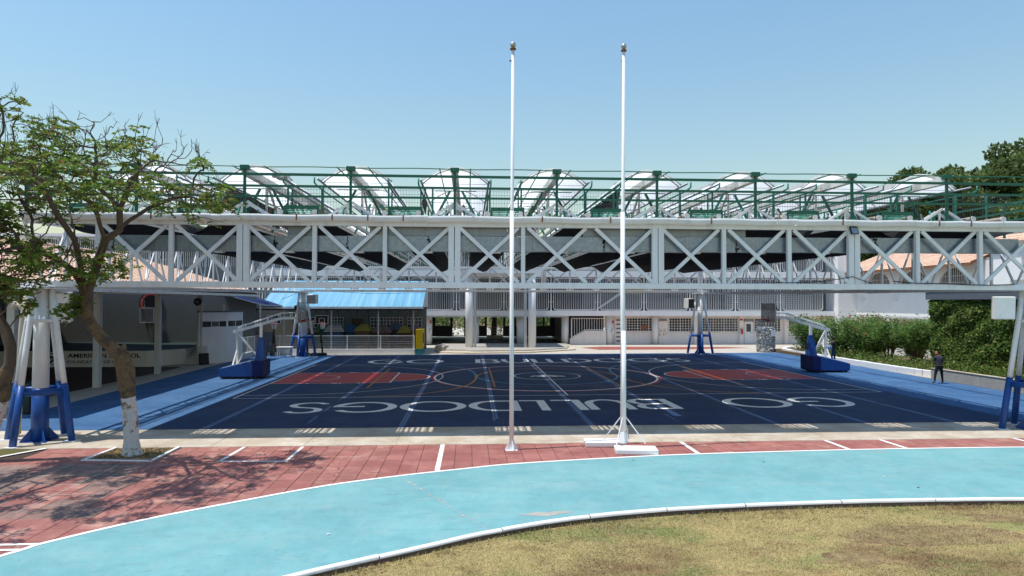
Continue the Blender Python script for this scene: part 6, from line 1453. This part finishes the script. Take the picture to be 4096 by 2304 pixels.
for k, (x, y, z, h, r, lab) in enumerate(((55,86,2,17.5,4.6,'slender dark tree leftmost behind the last white vault'),(60.5,88,3,20,6.8,'broad dark tree second from left beyond the tiled roof'),(68,92,4,18.5,6.4,'dark bushy tree in the middle of the right-hand wood'),(74,90,4,20,7.0,'tall dark tree near the right picture edge'),(80.5,92,4,25,7.5,'tallest dark tree at the right picture edge'),(57,98,2,17.5,6.5,'low dark tree glimpsed between the right vaults'),(66,84,1,13,6,'lower dark tree in front of the right-hand wood'),(64.3,87,3,18.6,6.6,'round dark tree third from left beyond the tiled roof'),(71.2,87,4,18.3,6.6,'round dark tree between the middle and the tall right-hand trees'),(75,82,1,13.5,6.5,'lower dark tree in front at the right edge'))):
    bg_tree('dark_tree', lab, (x,y,z), h, (r,r*.8,40), M['leafd'], 13000, .6, 'trees beyond the school at right')
bg_tree('far_tree', 'small airy tree seen between the flagpoles above the canopy roof', (2.9,80,0), 14.8, (3.0,3.0,16), M['leafo'], 1800, .4, None)
rf = thing('far_red_roof', 'tiny red tiled roof peak seen through the roof mesh', 'roof', (3.0,74,10.2))
MB().add([(1.6,72,10.2),(4.4,72,10.2),(4.4,74.5,10.2),(1.6,74.5,10.2),(3.0,73.2,11.4)],[(0,1,4),(1,2,4),(2,3,4),(3,0,4)]).build('tiles', M['tileroof'], rf); MB().box(1.8,4.2,72.2,74.3,10.15,10.2).build('base', M['wall'], rf)
# greenery behind the lobby gates
for k, (x, y) in enumerate(((-3,82),(0,84),(4,86),(8,82),(9.5,84),(-5,84))):
    P = nrg.normal(size=(900,3))*np.array([1.1,.8,.8])+np.array([x,y,1.9]); t = thing('garden_shrub', '%s green garden shrub from the left glimpsed through the lobby gates' % ORD[k], 'shrub', (x,y,0), 'shrubs behind the lobby gates')
    MB().tube([(x,y,0),(x,y,1.8)], .05, 5).build('stem', M['bark'], t); leaves(P, nrg.normal(size=(900,3)), .28, .1, M['leafo'], 'foliage', t)
# ---- oleander shrubs
ol = [((25.9,50.6,.2),2.9,1.5,'dense dark oleander leftmost, beside the bottle cage'),((26.3,47.2,.2),3.0,1.55,'oleander with a red flower cluster behind the right hoop'),((26.6,44.8,.2),2.8,1.35,'oleander directly behind the person carrying the jug'),((27.6,43.6,.2),2.75,1.3,'oleander with splayed bare stems in the middle of the bed'),((28.0,41.3,.2),2.75,1.35,'oleander with open bare stems nearest the ivy'),((28.6,46.5,.2),2.95,1.5,'oleander in the back row against the white wall'),((29.3,43.6,.2),2.9,1.4,'back row oleander next to the ivy corner')]
for k, (b, h, r, lab) in enumerate(ol):
    t = thing('oleander_shrub', lab, 'shrub', b, 'oleander shrubs in the kerbed bed'); b = np.array(b); sm = MB(); P=[]; D=[]; FP=[]; FD=[]
    for q in range(26):
        a = rng.uniform(0,6.283); rr = r*math.sqrt(rng.random()); top = b+np.array([math.cos(a)*rr,math.sin(a)*rr,h*rng.uniform(.68,1.02)-.15*rr]); mid = b+(top-b)*.5+np.array([0,0,.15]); sm.tube([b+np.array([math.cos(a)*.12,math.sin(a)*.12,0]),mid,top], [.028,.02,.008], 5, False)
        lowf = .42 if k in (3,4) else .12
        for j in range(230):
            u = rng.uniform(lowf,1); p = (mid+(top-mid)*(u*2-1) if u > .5 else b+(mid-b)*u*2)+nrg.normal(size=3)*np.array([.2,.2,.16]); P.append(p); D.append([math.cos(a)*.5+rng.uniform(-.8,.8),math.sin(a)*.5+rng.uniform(-.8,.8),rng.uniform(-.3,.75)])
        if rng.random() < (.5 if k == 1 else .15):
            for j in range(14): FP.append(top+nrg.normal(size=3)*.09); FD.append(nrg.normal(size=3)+np.array([0,-.3,.5]))
    sm.build('stems', M['bark'], t, smooth=True); leaves(P,D,nrg.uniform(.15,.30,len(P)),nrg.uniform(.02,.038,len(P)),M['leafo'],'foliage',t)
    if FP: leaves(FP,FD,.085,.04,M['flower'],'flowers',t)['kind'] = 'stuff'
n = 9000; X = nrg.uniform(24.95,28.6,n); Y = nrg.uniform(36.4,52,n); k = (X < 25.2+1.6*np.abs(np.sin(Y*1.7))+.8*nrg.random(n)); X=X[k]; Y=Y[k]; Z = .22+nrg.random(len(X))**2*(.25+.45*np.abs(np.sin(Y*2.1+X)))
o = leaves(np.stack([X,Y,Z],1), nrg.normal(size=(len(X),3))+np.array([0,0,.6]), .13, .045, M['leafi'], 'ground_cover', None); o['kind']='stuff'; tag(o,'low green ground cover under the oleanders along the white kerb','ground cover')
# ---- ivy
n = 34000; Y = nrg.uniform(25.5,36.45,n); Z = .45+3.75*nrg.random(n); bulge = sum(.02*np.sin(Y*a1+Z*a2+a3) for a1, a2, a3 in nrg.uniform((-6,-6,0),(6,6,6.28),(14,3)))
X = 25.70-np.clip(bulge,-.1,.35)-nrg.random(n)*.14
hole = (np.sin(Y*5.3+Z*2.2)*np.sin(Z*4.1-Y*1.3) > .85) ; keep = ~hole | (nrg.random(n) < .6); X=X[keep];Y=Y[keep];Z=Z[keep]
o = leaves(np.stack([X,Y,Z],1), np.stack([-.95+nrg.normal(size=len(X))*.3, nrg.normal(size=len(X))*.75, -.3+nrg.normal(size=len(X))*.4],1), nrg.uniform(.11,.22,len(X)), nrg.uniform(.055,.10,len(X)), M['leafi'], 'ivy_cover', iv); o['kind']='stuff'
n = 3600; X = nrg.uniform(25.8,28.5,n); Z = .45+3.7*nrg.random(n); Y = 36.32+nrg.random(n)*.2+.1*np.sin(Z*3+X*4)
o = leaves(np.stack([X,Y,Z],1), np.stack([nrg.normal(size=n)*.6, .3+nrg.normal(size=n)*.4, -.8+nrg.normal(size=n)*.5],1), nrg.uniform(.09,.19,n), nrg.uniform(.045,.085,n), M['leafi'], 'ivy_cover', iv); o['kind']='stuff'
n = 2500; Y = nrg.uniform(25,34.5,n); X = nrg.uniform(24.55,25.6,n); Z = .5+nrg.random(n)**2*.45
o = leaves(np.stack([X,Y,Z],1), nrg.normal(size=(n,3))+np.array([0,0,.7]), .13, .04, M['leafi'], 'ground_cover', None); o['kind']='stuff'; tag(o,'green weeds at the foot of the ivy behind the grey planter wall','ground cover')
# weeds growing on the roof edge
for k, (x, y, h) in enumerate(((-5.3,22.6,.55),(-2.2,22.3,.5),(2.35,22.4,.55),(8.9,23.0,.6),(12.9,23.2,.6),(-7.6,22.2,.4))):
    n = 90; P = np.stack([x+nrg.normal(size=n)*.34, y+nrg.normal(size=n)*.3, 6.5+h*nrg.random(n)],1); t = thing('roof_weed', '%s tuft of green weeds from the left growing on the roof edge' % ORD[k], 'weed', (x,y,6.45), 'weeds on the canopy roof')
    g = MB()
    for q in range(7): g.tube([(x+rng.uniform(-.1,.1),y,6.42),(x+rng.uniform(-.4,.4),y+rng.uniform(-.2,.2),6.45+h*rng.uniform(.5,1))], .006, 3, False)
    g.build('stems', M['barkd'], t); leaves(P, nrg.normal(size=(n,3)), .12, .035, M['leaf'], 'foliage', t)
# fallen leaves and litter on the ground
for k, (x, y) in enumerate(((4.1,17.05),(9.4,15.1),(9.6,14.2),(-2.4,11.9),(7.3,16.7),(21.8,33.6))):
    tag(MB().add([(x,y,.016),(x+.05,y+.01,.022),(x+.07,y+.05,.017),(x+.01,y+.04,.024)],[(0,1,2,3)]).build('litter', M['paper'] if k%2 else M['brownp']), ['white scrap on the turquoise track near the weight slabs','small brown leaf on the track at right','white scrap on the track nearer the lawn','brown leaf on the track at lower left','white scrap near the outer white line','white scrap on the blue surround beside the walking person'][k] if k != 0 else 'brown leaf on the track near the weight slabs', 'litter')
